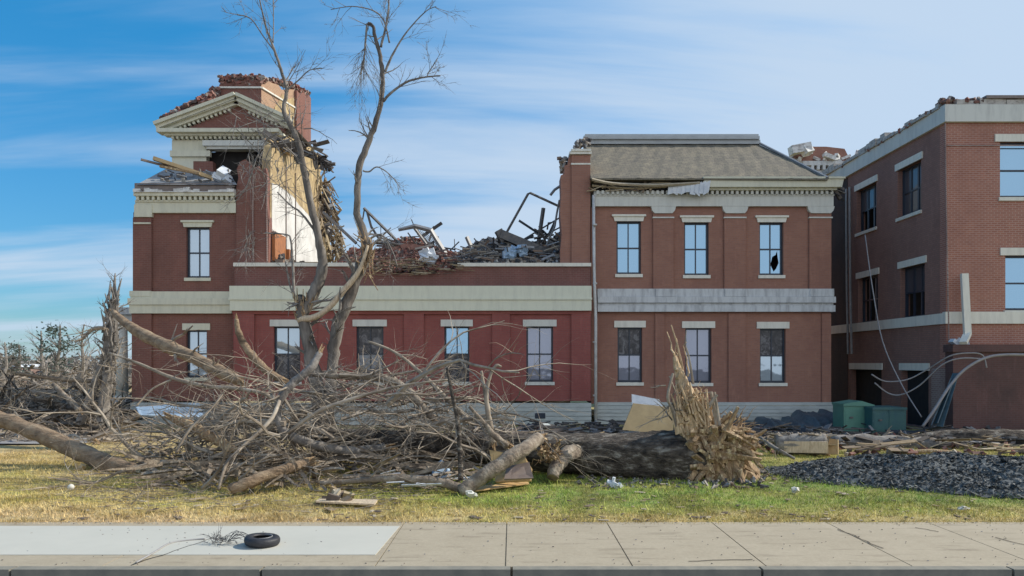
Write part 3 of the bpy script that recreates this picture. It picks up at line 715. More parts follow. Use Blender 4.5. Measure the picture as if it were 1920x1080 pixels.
for i, h in enumerate(wu):
    window(MBLD, h, T, ('glass_blue', 'glass_blue'), 'flared', 'white_stone', hole=(0, [(.68, .08), (.52, .38), (.62, .72), (.78, .8), (.85, .97), (.88, .7), (.93, .45), (.8, .2)]) if i == 2 else None)
for i, h in enumerate(wd):
    window(MBLD, h, T, [('glass_mottled_reflection', 'glass_mauve'), ('glass_mauve', 'glass_mauve'), ('glass_mottled_reflection', 'glass_pale')][i], 'plain', 'white_stone')
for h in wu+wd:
    mb = MB(); mb.box(h[0]-.1, h[1]+.1, 1.0, 1.05, h[2]-.1, h[3]+.1, T); mb.build('shade_backing', 'dark_gap', MBLD)  # dark sheet behind each window paints in the dimness of the room
# roof
RD = 34.4
e0, e1 = P(1108, 334, W-.5), P(1552, 335, W-.62); r0, r1 = P(1098, 270, RD), P(1421, 270, RD)
e1b = Vector((e1.x, RD+5, e1.z)); e0b = Vector((e0.x, RD+5, e0.z))
mb = MB()
nx, ny = 40, 10
for j in range(ny):
    for i in range(nx):
        def pt(i, j):
            a = e0.lerp(e1, i/nx); b_ = r0.lerp(r1, i/nx); q = a.lerp(b_, j/ny); q.z += .02*math.sin(i*2.1+j)*math.sin(j*1.7+i*.6); return q
        mb.quad(pt(i, j), pt(i+1, j), pt(i+1, j+1), pt(i, j+1))
mb.poly([e1, e1b, r1]); mb.poly([e0b, e1b, r1, r0]); mb.poly([e0-Vector((0, 0, .06)), e1-Vector((0, 0, .06)), e1b-Vector((0, 0, .06)), e0b-Vector((0, 0, .06))])
mb.poly([e0, e0-Vector((0, 0, .06)), e1-Vector((0, 0, .06)), e1]); mb.poly([e1, e1-Vector((0, 0, .06)), e1b-Vector((0, 0, .06)), e1b]); mb.poly([e0, e0b, r0])
rf = mb.build('roof', 'roof_shingle', MBLD)
mb = MB()
mb.box(r0.x-.05, r1.x+.05, RD-.2, RD+.6, r0.z-.05, r0.z+.14); mb.box(r0.x-.12, r1.x-.02, RD-.32, RD+.7, r0.z+.141, r0.z+.28); mb.box(r0.x-.05, r1.x-.05, RD-.26, RD+.65, r0.z+.281, r0.z+.38)
mb.build('ridge_cap', 'ridge_paint', rf)
mb = MB(); mb.tube([e1+Vector((0, 0, .03)), r1+Vector((0, -.02, .06))], [.06, .06], 5); mb.build('hip_cap', 'grey_metal', rf)
# broken end wall/pier on the pavilion's left
mb = MB()
prof = [(1050, 494), (1050, 470), (1053, 440), (1050, 400), (1052, 360), (1051, 330), (1058, 327), (1058, 312), (1064, 310), (1066, 296), (1070, 292), (1106, 292), (1106, 494)]
mb.prism([(fx(a, W), fz(b_, W)) for a, b_ in prof], -.1, .9, T)
mb.box(fx(1071, W), fx(1106, W), -.18, .0, fz(494, W), fz(293, W), T)
o = mb.build('pier', 'brick_right', MBLD); tag(o, 'tall brick pier with a stepped broken edge left of the shingle roof')
mb = MB(); mb.box(fx(1067, W), fx(1108, W), -.26, .95, fz(292, W), fz(287, W), T); mb.box(fx(1070, W), fx(1107, W), -.3, 1, fz(287, W)+.001, fz(283, W), T); mb.box(fx(1071, W)-.02, fx(1106, W)+.01, -.2, .0, fz(311, W), fz(308, W), T)
mb.build('pier_cap', 'white_stone', MBLD)
g = random.Random(5); mb = MB()
for i in range(70):
    u = g.random(); mb.chunk(P(1104-54*u+g.uniform(-3, 4), 268+22*u*u+20*u*g.random()+g.uniform(-8, 3) if u < .5 else 300+g.uniform(-5, 25), W+g.uniform(.2, 2)), (g.uniform(.1, .3), .12, .1), g)
tag(mb.build('rubble_edge', 'rubble_mixed', MBLD), kind='stuff')
mb = MB()
mb.tube([P(1113, 366, W-.2), P(1114, 500, W-.32), P(1115, 540, W-.42), P(1117, 600, W-.42), P(1117, 798, W-.42)], [.062]*5, 8)
for py in (420, 530, 640, 740): mb.tube([P(1115.5, py, W-.38), P(1115.5, py+3, W-.38)], [.09]*2, 8)
mb.tube([P(1117, 790, W-.42), P(1122, 800, W-.8)], [.07]*2, 8)
mb.build('downspout', 'pipe_white', MBLD, smooth=True)
# eaves wreck at the right corner
mb = MB(); g = random.Random(8)
for i in range(16): mb.plank(P(1548+g.uniform(0, 10), 345+g.uniform(-5, 10), W-.3), P(1578+g.uniform(-6, 8), 350+g.uniform(-6, 26), W-.2+g.uniform(0, 1)), .12, .03, g.uniform(0, 3))
mb.build('splintered_fascia', 'dark_debris', MBLD)
# portico stub on the far left
mb = MB(); DP = 33.5
mb.tube([P(229, 745, DP), P(229, 608, DP)], [.26, .22], 14); mb.tube([P(229, 748, DP), P(229, 742, DP)], [.36, .36], 14); mb.tube([P(229, 612, DP), P(229, 604, DP)], [.26, .34], 14)
mb.build('portico_column', 'white_stone', MBLD, smooth=True)
mb = MB(); mb.box(fx(215, DP), fx(251, DP), 0, 3, fz(604, DP), fz(590, DP), Tf(DP)); mb.box(fx(211, DP), fx(252, DP), -.25, 3, fz(590, DP)+.001, fz(577, DP), Tf(DP))
mb.build('portico_entablature', 'grey_paint', MBLD)
mb = MB(); mb.box(fx(212, DP), fx(251, DP), -.3, 3, 0, fz(748, DP), Tf(DP)); mb.build('portico_base', 'grey_paint', MBLD)

# ------------------------------------------------------------------ three-storey wing on the right
XW, YW = 15.7, 27.0
WG = thing('brick_wing', (18, 29, 0), 'three-storey red brick wing on the right with a stripped white cornice', 'building')
TF = Tf(YW); TS = Ts(XW)
def wz(py): return fz(py, YW)
fw_ = [(fx(1875, YW), fx(1935, YW), wz(370), wz(266)), (fx(1885, YW), fx(1945, YW), wz(582), wz(479))]
mb = MB(); wall(mb, XW, 26, 0, wz(230), fw_, TF)
o = mb.build('wall', 'brick_wing', WG); tag(o, 'street side brick wall, redder and more sharply coursed')
sy = lambda px: XW*F/(px-960)
sw = [(sy(1727), sy(1683), wz(376), wz(275)), (sy(1643), sy(1606), wz(376), wz(275)), (sy(1734), sy(1688), wz(588), wz(483)), (sy(1646), sy(1609), wz(588), wz(483)),
      (sy(1741), sy(1690), .05, 2.2), (sy(1653), 34.6, .05, 2.2)]
mb = MB(); mb.box(34.9, 38.5, -.02, -.004, 0, wz(232), TS); o = mb.build('gap_shade_sheet', 'brick_gap_shade', WG); tag(o, 'stretch of wall coloured dark for the shade deep in the gap between the buildings')  # thin dark sheet over the side wall, painted shade
mb = MB(); wall(mb, YW+.401, 38.5, 0, wz(230), sw, TS)
o = mb.build('wall', 'brick_wing_side', WG); tag(o, 'left side wall in shade with dark broken windows')
mb = MB(); mb.box(XW+.45, 26, 11.5, 11.8, 0, wz(230), TF); mb.box(XW+.42, 26, .45, 11.4, wz(228)-.4, wz(228)-.1, TF)
for k in (4.2, 8.1): mb.box(XW+.42, 26, .45, 11.4, k-.25, k, TF)
mb.build('floor_slab', 'dark_gap', WG)
mb = MB()
mb.box(XW-.12, 26, -.14, .3, wz(230), wz(198), TF)
mb.box(XW-.12, XW+.3, .301, 11.5, wz(230), wz(200), TF)
mb.build('cornice', 'frieze_paint', WG)
mb = MB(); g = random.Random(31)
y = YW+.2
while y < 38.2:      # torn cornice edge along the side
    w_ = g.uniform(.2, .8); mb.box(XW-.16-g.uniform(0, .08), XW+.25, y-YW, y+w_-YW-.01, wz(200)+.002, wz(198)+g.uniform(.05, .3), TF); y += w_
x = XW+.3
while x < 25:
    w_ = g.uniform(.2, .7); mb.box(x, x+w_-.01, -.10-g.uniform(0, .05), .3, wz(198)+.002, wz(197)+g.uniform(.08, .2), TF); x += w_
mb.build('torn_cornice_edge', 'torn_paint', WG)
mb = MB(); mb.box(fx(1843, YW), 26, -.2, .35, wz(188)+.01, wz(182), TF); mb.build('coping', 'coping_brown', WG)
mb = MB(); mb.box(fx(1843, YW), 26, -.05, .3, wz(197)+.2, wz(188), TF); mb.build('parapet', 'brick_wing', WG)
mb = MB()
for i in range(260):
    if i < 120: p = (g.uniform(XW-.1, fx(1845, YW)), YW+g.uniform(-.1, .5), wz(196)+g.uniform(.0, .22))
    else: p = (XW+g.uniform(-.15, .3), YW+g.uniform(.2, 11), wz(200)+g.uniform(.0, .12))
    mb.chunk(p, (g.uniform(.1, .24), .11, .08), g)
tag(mb.build('rubble_edge', 'rubble_brick', WG), kind='stuff')
mb = MB(); mb.box(XW-.08, 26, -.1, .1, wz(607), wz(585), TF); mb.box(XW-.08, XW+.1, .101, 11.5, wz(607), wz(587), TF)
mb.build('band', 'white_stone', WG)
mb = MB(); mb.box(XW+.02, 26, -.03, .0, wz(274), wz(272), TF); mb.build('string_course', 'brick_pale', WG)
for i, h in enumerate(fw_): window(WG, h, TF, ('glass_blue', 'glass_blue'), 'plain', 'white_stone', cols=1, lw=.2)
for i, h in enumerate(sw[:4]): window(WG, h, TS, [('glass_dim', 'glass_dim'), ('glass_dim', None), ('glass_dim', None), (None, None)][i], 'plain', 'white_stone', cols=3, rec=.2, sill=i < 2)
for i, h in enumerate(sw[4:]):
    mb = MB(); mb.box(h[0]-.1, h[1]+.1, -.05, .05, 2.2, 2.48, TS); mb.build('lintel', 'white_stone', WG)
    mb = MB(); mb.box(h[0], h[1], .25, .3, .05, 2.2, TS); mb.build('dark_doorway', 'hole_dark', WG)
mb = MB()
mb.tube([(XW-.08, YW-.08, wz(232)), (XW-.05, YW-.1, wz(400)), (XW+.04, YW-.1, wz(640))], [.025]*3, 6); mb.build('conduit', 'brick_pale', WG)
mb = MB()
for dy in (0, .35): mb.tube([(XW-.12, sy(1598)+dy, 10.6), (XW-.14, sy(1600)+dy, 6), (XW-.2, sy(1605)+dy, 2.9)], [.05]*3, 6)
mb.build('conduit', 'grey_metal', WG)
mb = MB(); mb.box(XW-.03, XW+.35, -.06, .0, 0, wz(645), TF); mb.box(XW-.03, XW, .001, .9, 0, 2.3, TF); mb.build('quoin', 'brick_pale', WG)

AN = thing('low_annex', (19, 26, 0), 'low dark brick annex with a flat top at the foot of the three-storey wing', 'building')
YA = 26.5
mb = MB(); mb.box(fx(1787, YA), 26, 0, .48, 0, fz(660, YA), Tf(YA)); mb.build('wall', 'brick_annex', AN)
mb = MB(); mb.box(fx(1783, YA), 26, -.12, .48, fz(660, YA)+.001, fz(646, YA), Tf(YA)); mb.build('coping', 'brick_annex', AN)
mb = MB(); g = random.Random(2)
for i in range(4): mb.chunk((g.uniform(15.3, 16.4), YA+g.uniform(0, .5), fz(645, YA)+.04), (g.uniform(.2, .5), .25, .14), g)
tag(mb.build('masonry_bits', 'white_sheet'), 'white broken masonry bits lying on top of the low annex', 'masonry', kind='stuff')
# leaning white pipe
o = MB(); o.plank(P(1808, 513, YW-.35), P(1814, 628, YW-.45), .24, .12); o.plank(P(1814, 626, YW-.45), P(1806, 643, YW-.7), .24, .12)
tag(o.build('downpipe', 'white_stone', origin=P(1814, 640, YW-.5)), 'short white boxed downpipe leaning on the annex roof', 'pipe')

# cables and hoses
def cable(name, pts, r, mat, label, cat, k=5, sides=6):
    m_ = MB(); pl, rr = smoothline(pts, [r]*len(pts), k); m_.tube(pl, rr, sides)
    return tag(m_.build(name, mat, smooth=True, origin=pts[0]), label, cat)
cable('hose', [P(1730, 800, 24.6), P(1752, 768, 24.6), P(1782, 722, 25), P(1810, 692, 25.1), P(1848, 671, 25.2), P(1890, 665, 25.2), P(1960, 667, 25.2)], .05, 'cable_grey', 'thick pale conduit arching up from the ground over the low annex', 'conduit')
cable('cable', [P(1634, 702, 26.5), P(1660, 715, 26.5), P(1700, 712, 26.3), P(1735, 695, 26), P(1780, 668, 25.3), P(1815, 662, 25.2), P(1842, 666, 25.2), P(1850, 690, 25.2)], .026, 'cable_grey', 'upper of two pale cables sagging across the dark doorway to the annex', 'cable')
cable('cable', [P(1640, 718, 26.5), P(1665, 737, 26.5), P(1690, 740, 26.3), P(1725, 722, 26), P(1765, 685, 25.4), P(1800, 672, 25.2), P(1845, 673, 25.2)], .026, 'cable_grey', 'lower of two pale cables sagging across the dark doorway to the annex', 'cable')
cable('cable', [P(1622, 440, 29), P(1636, 540, 28), P(1655, 640, 27), P(1690, 720, 26), P(1728, 782, 25)], .02, 'cable_grey', 'long thin cable hanging from the top of the wing down to the ground', 'cable')
m_ = MB()
for i, (a, b_) in enumerate((((1792, 700), (1762, 800)), ((1788, 705), (1754, 795)), ((1782, 712), (1745, 800)))): m_.plank(P(a[0], a[1], 25.2), P(b_[0], b_[1], 24.5), .2, .03, .5*i)
tag(m_.build('torn_sheeting', 'tarp', origin=P(1755, 800, 24.6)), 'dark torn sheeting hanging under the pale conduit', 'sheeting')

# rear wreck seen over the hip roof
RB = thing('rear_building', (20, 48, 0), 'wrecked cornice and brick top of another pavilion beyond the shingle roof', 'building')
DR = 46; T = Tf(DR)
mb = MB(); mb.prism([(fx(a, DR), fz(b_, DR)) for a, b_ in ((1500, 420), (1500, 300), (1492, 286), (1512, 274), (1550, 274), (1585, 278), (1592, 292), (1606, 300), (1606, 420))], .1, 6, T); mb.build('wall', 'brick_right', RB)
mb = MB(); mb.box(fx(1502, DR), fx(1600, DR), -.3, .1, fz(312, DR), fz(304, DR), T); dentils(mb, fx(1515, DR), fx(1590, DR), fz(320, DR), fz(312.1, DR), .3, T, .34, .17); mb.box(fx(1510, DR), fx(1610, DR), -.1, .1, fz(345, DR), fz(320.1, DR), T)
mb.build('cornice', 'grey_paint', RB)
mb = MB(); g = random.Random(6)
mb.plank(P(1482, 283, DR-.4), P(1518, 276, DR-.4), .7, .5); mb.chunk(P(1512, 281, DR-.5), (.6, .5, .6), g); mb.plank(P(1545, 290, DR-.4), P(1565, 298, DR-.4), .35, .25)
for i in range(26): mb.chunk(P(g.uniform(1480, 1616), g.uniform(287, 304), DR-.3+g.uniform(0, 1)), (g.uniform(.2, .7), .2, .15), g)
mb.build('broken_cornice_block', 'broken_paint', RB)

# ------------------------------------------------------------------ rubble heaps on the open storey
def interp(tab, x):
    for (a, b_), (c_, d_) in zip(tab[:-1], tab[1:]):
        if a <= x <= c_: return b_+(d_-b_)*(x-a)/(c_-a)
    return tab[-1][1]
g = random.Random(21)
def heap(name, prof, D0, D1, n, mat, label, cat, base, size=(.22, .11, .075), dz=.1, sticks=0):
    m_ = MB(); xs_ = [p[0] for p in prof]
    for i in range(n):
        px = g.uniform(xs_[0], xs_[-1]); u = g.random()**.8; D_ = D0+(D1-D0)*u
        top = interp(prof, px); py = base+(top-base)*min(1, u*1.3)+g.uniform(-2, 3)
        s_ = g.uniform(.6, 1.5)
        m_.chunk(P(px, py, D_), (size[0]*s_, size[1]*g.uniform(.7, 1.4), size[2]*g.uniform(.7, 1.5)), g)
    for i in range(sticks):
        px = g.uniform(xs_[0], xs_[-1]); D_ = g.uniform(D0-.2, D1); py = base+(interp(prof, px)-base)*g.uniform(.0, .95)
        a = P(px, py, D_); m_.plank(a, a+Vector((g.uniform(-.8, .8), g.uniform(-.3, .3), g.uniform(-.12, .25))), g.uniform(.03, .09), .025, g.uniform(0, 3))
    # solid core under the loose pieces
    pts = [(fx(x_, (D0+D1)/2), fz(interp(prof, x_)+5, (D0+D1)/2)) for x_ in np.linspace(xs_[0], xs_[-1], 16)]
    zb = fz(base+2, (D0+D1)/2)
    m_.prism([(pts[0][0], zb)]+pts+[(pts[-1][0], zb)], 0, 1.2, Tf((D0+D1)/2))
    return tag(m_.build(name, mat), label, cat, kind='stuff')
heap('brick_rubble', [(636, 494), (660, 470), (690, 476), (715, 470), (742, 456), (765, 450), (790, 455), (812, 466), (840, 476), (868, 482)], 30.3, 32.6, 3000, 'rubble_brick', 'heap of loose red bricks on the parapet of the torn open storey', 'rubble', 507, sticks=60)
heap('roof_debris', [(850, 490), (868, 474), (905, 453), (930, 457), (965, 456), (1000, 464), (1030, 458), (1052, 440)], 30.4, 32.8, 2000, 'rubble_mixed', 'grey and tan roof debris piled against the brick pier on the open storey', 'rubble', 494, sticks=240)
m_ = MB()
for i in range(150):
    px = g.uniform(680, 862); a = P(px, g.uniform(484, 515), WM-.12-g.random()*.2); m_.plank(a, a+Vector((g.uniform(-.7, .7), g.uniform(-.05, .1), g.uniform(-.08, .05))), .035, .02)
tag(m_.build('lath_litter', 'lath'), 'strips of lath and twigs lying over the bitten parapet edge', 'debris', kind='stuff')
m_ = MB()
for i in range(70):
    px = g.choice([g.uniform(700, 860), g.uniform(900, 1050), g.uniform(1020, 1052)]); a = P(px, g.uniform(440, 482), g.uniform(31, 32.6)); m_.plank(a, a+Vector((g.uniform(-1.1, 1.1), g.uniform(-.3, .3), g.uniform(-.5, .7))), g.uniform(.04, .14), .04, g.uniform(0, 3))
tag(m_.build('joist_debris', 'dark_debris'), 'snapped dark joists and strips sticking out of the rubble on the open storey', 'debris', kind='stuff')
# brick rubble on the left pediment slope and tower top
m_ = MB()
for i in range(900):
    k = g.random()
    if k < .45: u = g.random(); p = P(305+95*u, 232-48*u-g.random()**2*14, 32.2+g.random()*3)
    elif k < .75: p = P(g.uniform(412, 492), g.uniform(143, 158), 35.6+g.random()*.6)
    elif k < .9: u = g.random(); p = P(490+90*u, 152+26*u*u+g.uniform(-5, 3), 35.7+u*5.6)
    else: p = P(g.uniform(395, 410), g.uniform(165, 195), 35.5)
    m_.chunk(p, (g.uniform(.12, .32), .13, .1), g)
tag(m_.build('brick_rubble', 'rubble_brick'), 'loose broken bricks strewn over the pediment slope and tower top', 'rubble', kind='stuff')
# wrecked floor edges and lath hanging below the tower, right of the inner wall
m_ = MB()
for i in range(330):
    u = g.random(); px = 606+32*u+g.uniform(-16, 10); py = 345+155*u+g.uniform(-30, 22)
    if px > 650 or px < 590+20*u-5: continue
    D_ = min(XI*F/(px-960), 41)+g.uniform(-1.2, .2); a = P(px, py, D_)
    m_.plank(a, a+Vector((g.uniform(-.3, .5), g.uniform(-.3, .3), g.uniform(-1.1, .4))), g.uniform(.03, .12), .03, g.uniform(0, 3))
tag(m_.build('lath_debris', 'lath'), 'tangle of split lath and floor joists spilling beside the yellow inner wall', 'debris', kind='stuff')
m_ = MB()
for i in range(48):
    px = g.uniform(505, 600); py = g.uniform(258, 282)+(px-505)*.12; D_ = XI*F/(px-960); a = P(px, py, D_-.1)
    m_.plank(a, a+Vector((g.uniform(-.6, .9), g.uniform(-.6, .6), g.uniform(-.5, .3))), g.uniform(.06, .25), .04, g.uniform(0, 3))
for i in range(60):
    u = g.random(); a = P(592+26*u, 288+24*u+g.uniform(-4, 8), 38.5-.4); m_.plank(a, a+Vector((g.uniform(-.3, .5), 0, g.uniform(-.4, .1))), .2, .04, g.uniform(0, 3))
for i in range(22): m_.chunk(P(607+g.uniform(-2, 12), 355+g.uniform(-5, 90), 38.5), (g.uniform(.1, .5), .3, .15), g)
tag(m_.build('roofing_debris', 'dark_debris'), 'torn dark roofing and rafters hanging off the top of the yellow inner wall', 'debris', kind='stuff')
m_ = MB()
for i in range(70):
    px = g.uniform(300, 440); py = g.uniform(322, 346); a = P(px, py, W+g.uniform(-.1, 1.2)); m_.plank(a, a+Vector((g.uniform(-.4, .5), g.uniform(-.2, .2), g.uniform(-.1, .1))), g.uniform(.05, .2), .04, g.uniform(0, 3))
tag(m_.build('roof_debris', 'rubble_mixed'), 'scraps of roofing on the low roof below the pediment', 'debris', kind='stuff')
m_ = MB()
for i in range(160):
    px = g.uniform(509, 600); D_ = min(XI*F/(px-960), 36)-g.uniform(.1, .9); m_.chunk((fx(px, D_)+.3, D_, fz(496, WM)+.0+abs(g.gauss(0, .22))), (g.uniform(.08, .4), .15, g.uniform(.05, .15)), g)
tag(m_.build('room_debris', 'rubble_mixed'), 'broken plaster and junk on the floor before the exposed inner wall', 'debris', kind='stuff')
def one_plank(name, a, b_, w_, th, mat, label, cat, roll=0, group=None):
    m_ = MB(); m_.plank(a, b_, w_, th, roll); o = m_.build(name, mat, origin=a); return tag(o, label, cat, group)
one_plank('timber', P(288, 297, W-.3), P(398, 334, W+.3), .26, .14, 'tan_board', 'thick tan roof timber jutting out below the pediment', 'timber')
one_plank('timber', P(264, 299, W-.5), P(352, 322, W+.4), .1, .08, 'coping_brown', 'thin brown timber sticking out farthest left below the pediment', 'timber')
one_plank('timber', P(300, 312, W-.2), P(375, 326, W), .14, .08, 'splinter', 'short split lath lying on the low roof under the thick timber', 'timber')
m_ = MB(); g2 = random.Random(3); m_.chunk(P(418, 328, W+.1), (.5, .4, .45), g2); m_.chunk(P(410, 333, W+.05), (.4, .3, .25), g2); m_.chunk(P(426, 335, W), (.3, .3, .2), g2)
tag(m_.build('crumpled_sheet', 'white_sheet', origin=P(418, 338, W+.1)), 'crumpled white sheet on the low roof of the left pavilion', 'sheet')
one_plank('timber', P(503, 262, 31.5), P(548, 292, 32.5), .22, .08, 'tan_board', 'pale board hanging from the broken right end of the pediment', 'timber')

# bent steel and pipes on the open storey
def pipe(name, pts, r, mat, label, cat='pipe', sides=5, extra=()):
    m_ = MB(); m_.tube(pts, [r]*len(pts), sides)
    for e in extra: m_.tube(e[0], [e[1]]*len(e[0]), 4)
    return tag(m_.build(name, mat, origin=pts[0]), label, cat)
DS = 31.6
pipe('steel_truss', [P(682, 390, DS), P(757, 464, DS)], .06, 'dark_steel', 'slanting steel truss chord beside the standing tree on the open storey', 'truss', 4,
     (([P(683, 393, DS), P(677, 430, DS), P(670, 452, DS)], .03), ([P(688, 396, DS), P(696, 425, DS), P(712, 450, DS), P(738, 478, DS)], .05), ([P(714, 420, DS), P(714, 452, DS)], .015)))
pipe('steel_beam', [P(702, 454, DS-.2), P(758, 460, DS)], .08, 'dark_steel', 'short level steel beam under the slanting truss', 'beam', 4)
m_ = MB(); m_.tube([P(747, 431, DS-.3), P(778, 424, DS-.3), P(808, 432, DS-.3), P(822, 455, DS-.3), P(837, 478, DS-.3)], [.07, .1, .11, .11, .09], 4)
m_.tube([P(777, 427, DS), P(800, 458, DS)], [.07, .07], 4)
for k in range(6): m_.plank(P(783+k*4.5, 430+k*2, DS-.2), P(806+k*4, 462+k*2, DS-.1), .05, .02)
tag(m_.build('bent_door_frame', 'grey_metal', origin=P(837, 478, DS)), 'bent pale metal frame with slats rising from the brick heap', 'frame')
pipe('post', [P(875, 444, DS), P(889, 476, DS)], .09, 'grey_metal', 'short leaning grey post between the two rubble heaps', 'post', 4)
m_ = MB(); m_.plank(P(940, 440, DS-.3), P(1032, 478, DS-.3), .5, .35); m_.plank(P(934, 432, DS-.35), P(945, 452, DS-.3), .3, .3)
tag(m_.build('steel_beam', 'dark_steel', origin=P(1032, 478, DS)), 'thick dark beam slumped across the debris by the brick pier', 'beam')
pipe('pipe', [P(950, 436, DS), P(970, 400, DS), P(990, 364, DS), P(994, 362, DS), P(1048, 387, DS)], .055, 'dark_steel', 'tall thin bent pipe framing the sky left of the brick pier')
pipe('post', [P(1019, 390, DS), P(1008, 466, DS)], .085, 'dark_steel', 'upright dark post standing in the debris by the brick pier', 'post', 4)
pipe('pipe', [P(980, 450, DS+.2), P(1010, 432, DS+.2), P(1050, 408, DS+.2)], .035, 'dark_steel', 'thin dark pipe sloping up behind the upright post')
pipe('pipe', [P(1013, 458, DS), P(1030, 440, DS), P(1042, 415, DS), P(1028, 418, DS-.2), P(1026, 430, DS)], .04, 'dark_steel', 'curled dark pipe against the lower edge of the brick pier')
pipe('pipe', [P(1032, 366, DS-.4), P(1040, 356, DS-.4), P(1052, 348, DS-.4)], .06, 'grey_metal', 'short pipe stub jutting left from high on the brick pier')
pipe('conduit', [P(1049, 375, DS-.5), P(1044, 400, DS-.3), P(1040, 425, DS-.3), P(1020, 470, DS-.3)], .045, 'grey_metal', 'grey conduit dangling down the broken edge of the brick pier')
pipe('steel_beam', [P(606, 398, 33), P(640, 430, 32.5), P(668, 456, 32)], .07, 'dark_steel', 'dark beam sloping down from the yellow wall behind the standing tree', 'beam', 4)
pipe('rod', [P(852, 448, DS), P(853, 476, DS)], .018, 'dark_steel', 'thin upright rod beside the bent pale frame', 'rod')
m_ = MB(); g2 = random.Random(14)
for i in range(8): m_.chunk(P(805+g2.uniform(-9, 12), 486+g2.uniform(-12, 6), 30.4), (.45, .1, .5), g2)
tag(m_.build('crumpled_sheet', 'white_sheet', origin=P(805, 495, 30.4)), 'crumpled pale sheet caught in the brick heap', 'sheet')
m_ = MB()
for i in range(10): m_.chunk(P(967+g2.uniform(-16, 14), 474+g2.uniform(-8, 8), 30.6), (.4, .2, .3), g2)
tag(m_.build('crumpled_sheet', 'blue_sheet', origin=P(967, 488, 30.6)), 'crumpled bluish sheet under the thick dark beam', 'sheet')

def knob(pl, rr, g_, amt=.16):
    return [p+Vector((g_.gauss(0, 1), g_.gauss(0, 1), g_.gauss(0, 1)))*r*amt for p, r in zip(pl, rr)], [r*g_.uniform(.94, 1.07) for r in rr]
def torn_end(p, d, r, g_, par, mat='splinter', n=14):
    m_ = MB(); d = Vector(d).normalized()
    for i in range(n):
        o_ = Vector((g_.gauss(0, 1), g_.gauss(0, 1), g_.gauss(0, 1))); o_ = (o_-d*o_.dot(d)).normalized()*r*g_.uniform(.1, .85)
        m_.plank(p+o_-d*r*.6, p+o_*1.1+d*r*g_.uniform(.6, 3.2), r*g_.uniform(.3, .7), r*.25, g_.uniform(0, 3), r*.06)
    return m_.build('torn_end', mat, par)
# ------------------------------------------------------------------ standing broken tree
DT = 19.0
def W2R(w_, D): return w_*.44/F*D
TR = thing('broken_tree', PG(605, 870), 'tall bare broken tree with two splintered stems in front of the building', 'tree')
gt = random.Random(41)
def stem(pxs, par, name, mat, sides=10, D=DT, kids=None, rough=.05, k=5, cap=True):
    pts = [P(a[0], a[1], D+(a[3] if len(a) > 3 else 0)) for a in pxs]; rad = [W2R(a[2], D)*.68 for a in pxs]
    pl, rr = smoothline(pts, rad, k); pl, rr = knob(pl, rr, gt, .10); m_ = MB(); m_.tube(pl, rr, sides, rough, gt)
    return m_.build(name, mat, par, smooth=True), pl, rr
_, plA, rA = stem([(603, 872, 60), (598, 760, 44), (590, 700, 42), (575, 630, 42), (566, 575, 40), (562, 560, 34)], TR, 'trunk', 'bark_stem', 12)
_, plA2, rA2 = stem([(568, 590, 34), (590, 545, 36), (604, 510, 34), (600, 460, 26), (584, 390, 23), (572, 330, 20), (560, 270, 18), (545, 235, 17), (532, 205, 13), (538, 170, 11), (530, 140, 10), (515, 95, 8), (500, 55, 6), (487, 0, 4), (482, -40, 3)], TR, 'trunk', 'bark_stem', 10)
_, plB, rB = stem([(610, 872, 60, .2), (617, 760, 40, .1), (622, 700, 36), (628, 640, 38), (645, 580, 38), (668, 520, 36), (686, 480, 34), (682, 440, 26), (670, 400, 22), (671, 350, 20), (674, 312, 22), (690, 270, 19), (706, 225, 17), (716, 180, 15), (717, 140, 14), (712, 100, 13), (703, 70, 11), (700, 50, 10), (690, 43, 9)], TR, 'trunk', 'bark_stem', 12)
_, plC, rC = stem([(560, 600, 20, -.1), (600, 590, 20, -.2), (640, 550, 20, -.25), (672, 510, 16, -.25), (690, 460, 8, -.3)], TR, 'limb', 'splinter_pale', 8)
lm = []
for l_ in ([(714, 88, 8), (722, 55, 7), (728, 20, 6), (730, -30, 4)], [(722, 135, 8), (735, 105, 7), (752, 75, 5), (775, 45, 4), (800, 20, 3), (818, 12, 2)], [(718, 190, 9), (735, 173, 8), (760, 155, 7), (785, 147, 6), (808, 143, 5), (826, 142, 4)],
           [(688, 44, 6), (685, 80, 6), (682, 115, 5), (676, 140, 4)], [(680, 320, 6), (692, 322, 5), (706, 313, 4), (722, 320, 4), (738, 335, 3), (748, 348, 2)], [(730, 80, 6), (720, 40, 5), (700, 20, 4), (660, 12, 3), (620, 18, 2)],
           [(800, 144, 3), (806, 132, 3), (820, 112, 2)], [(518, 100, 5), (495, 70, 4), (470, 35, 4), (445, 28, 3)], [(538, 170, 4), (560, 150, 4), (580, 132, 3), (605, 128, 3)], [(512, 80, 4), (513, 45, 3), (512, 0, 3)],
           [(595, 440, 9), (565, 400, 7), (545, 385, 5), (520, 360, 4)], [(552, 560, 9), (548, 480, 8), (545, 450, 6), (538, 440, 5), (498, 437, 5)], [(690, 450, 7), (715, 440, 6), (735, 470, 5), (745, 500, 4)], [(562, 575, 8), (545, 540, 6), (535, 490, 4)], [(520, 250, 5), (500, 262, 4), (480, 300, 4), (462, 350, 3), (440, 380, 3)]):
    o, pl, rr = stem(l_, TR, 'limb', 'bark_grey', 6, kids=1, k=4); lm.append((pl, rr, l_))
m_ = MB()
for pl, rr, l_ in lm:
    if l_[0] == (688, 44, 6): kids_on(m_, pl, rr, 22, gt, 1.1, 2, .3, 1, .7, .16, -.12, 3); continue
    if l_[0] == (595, 440, 9): kids_on(m_, pl, rr, 7, gt, .7, 1, .2, 1, .9, .2, -.1, 3); continue
    kids_on(m_, pl, rr, 7, gt, .75, 2, .25, 1, .9, .2, .02, 3)
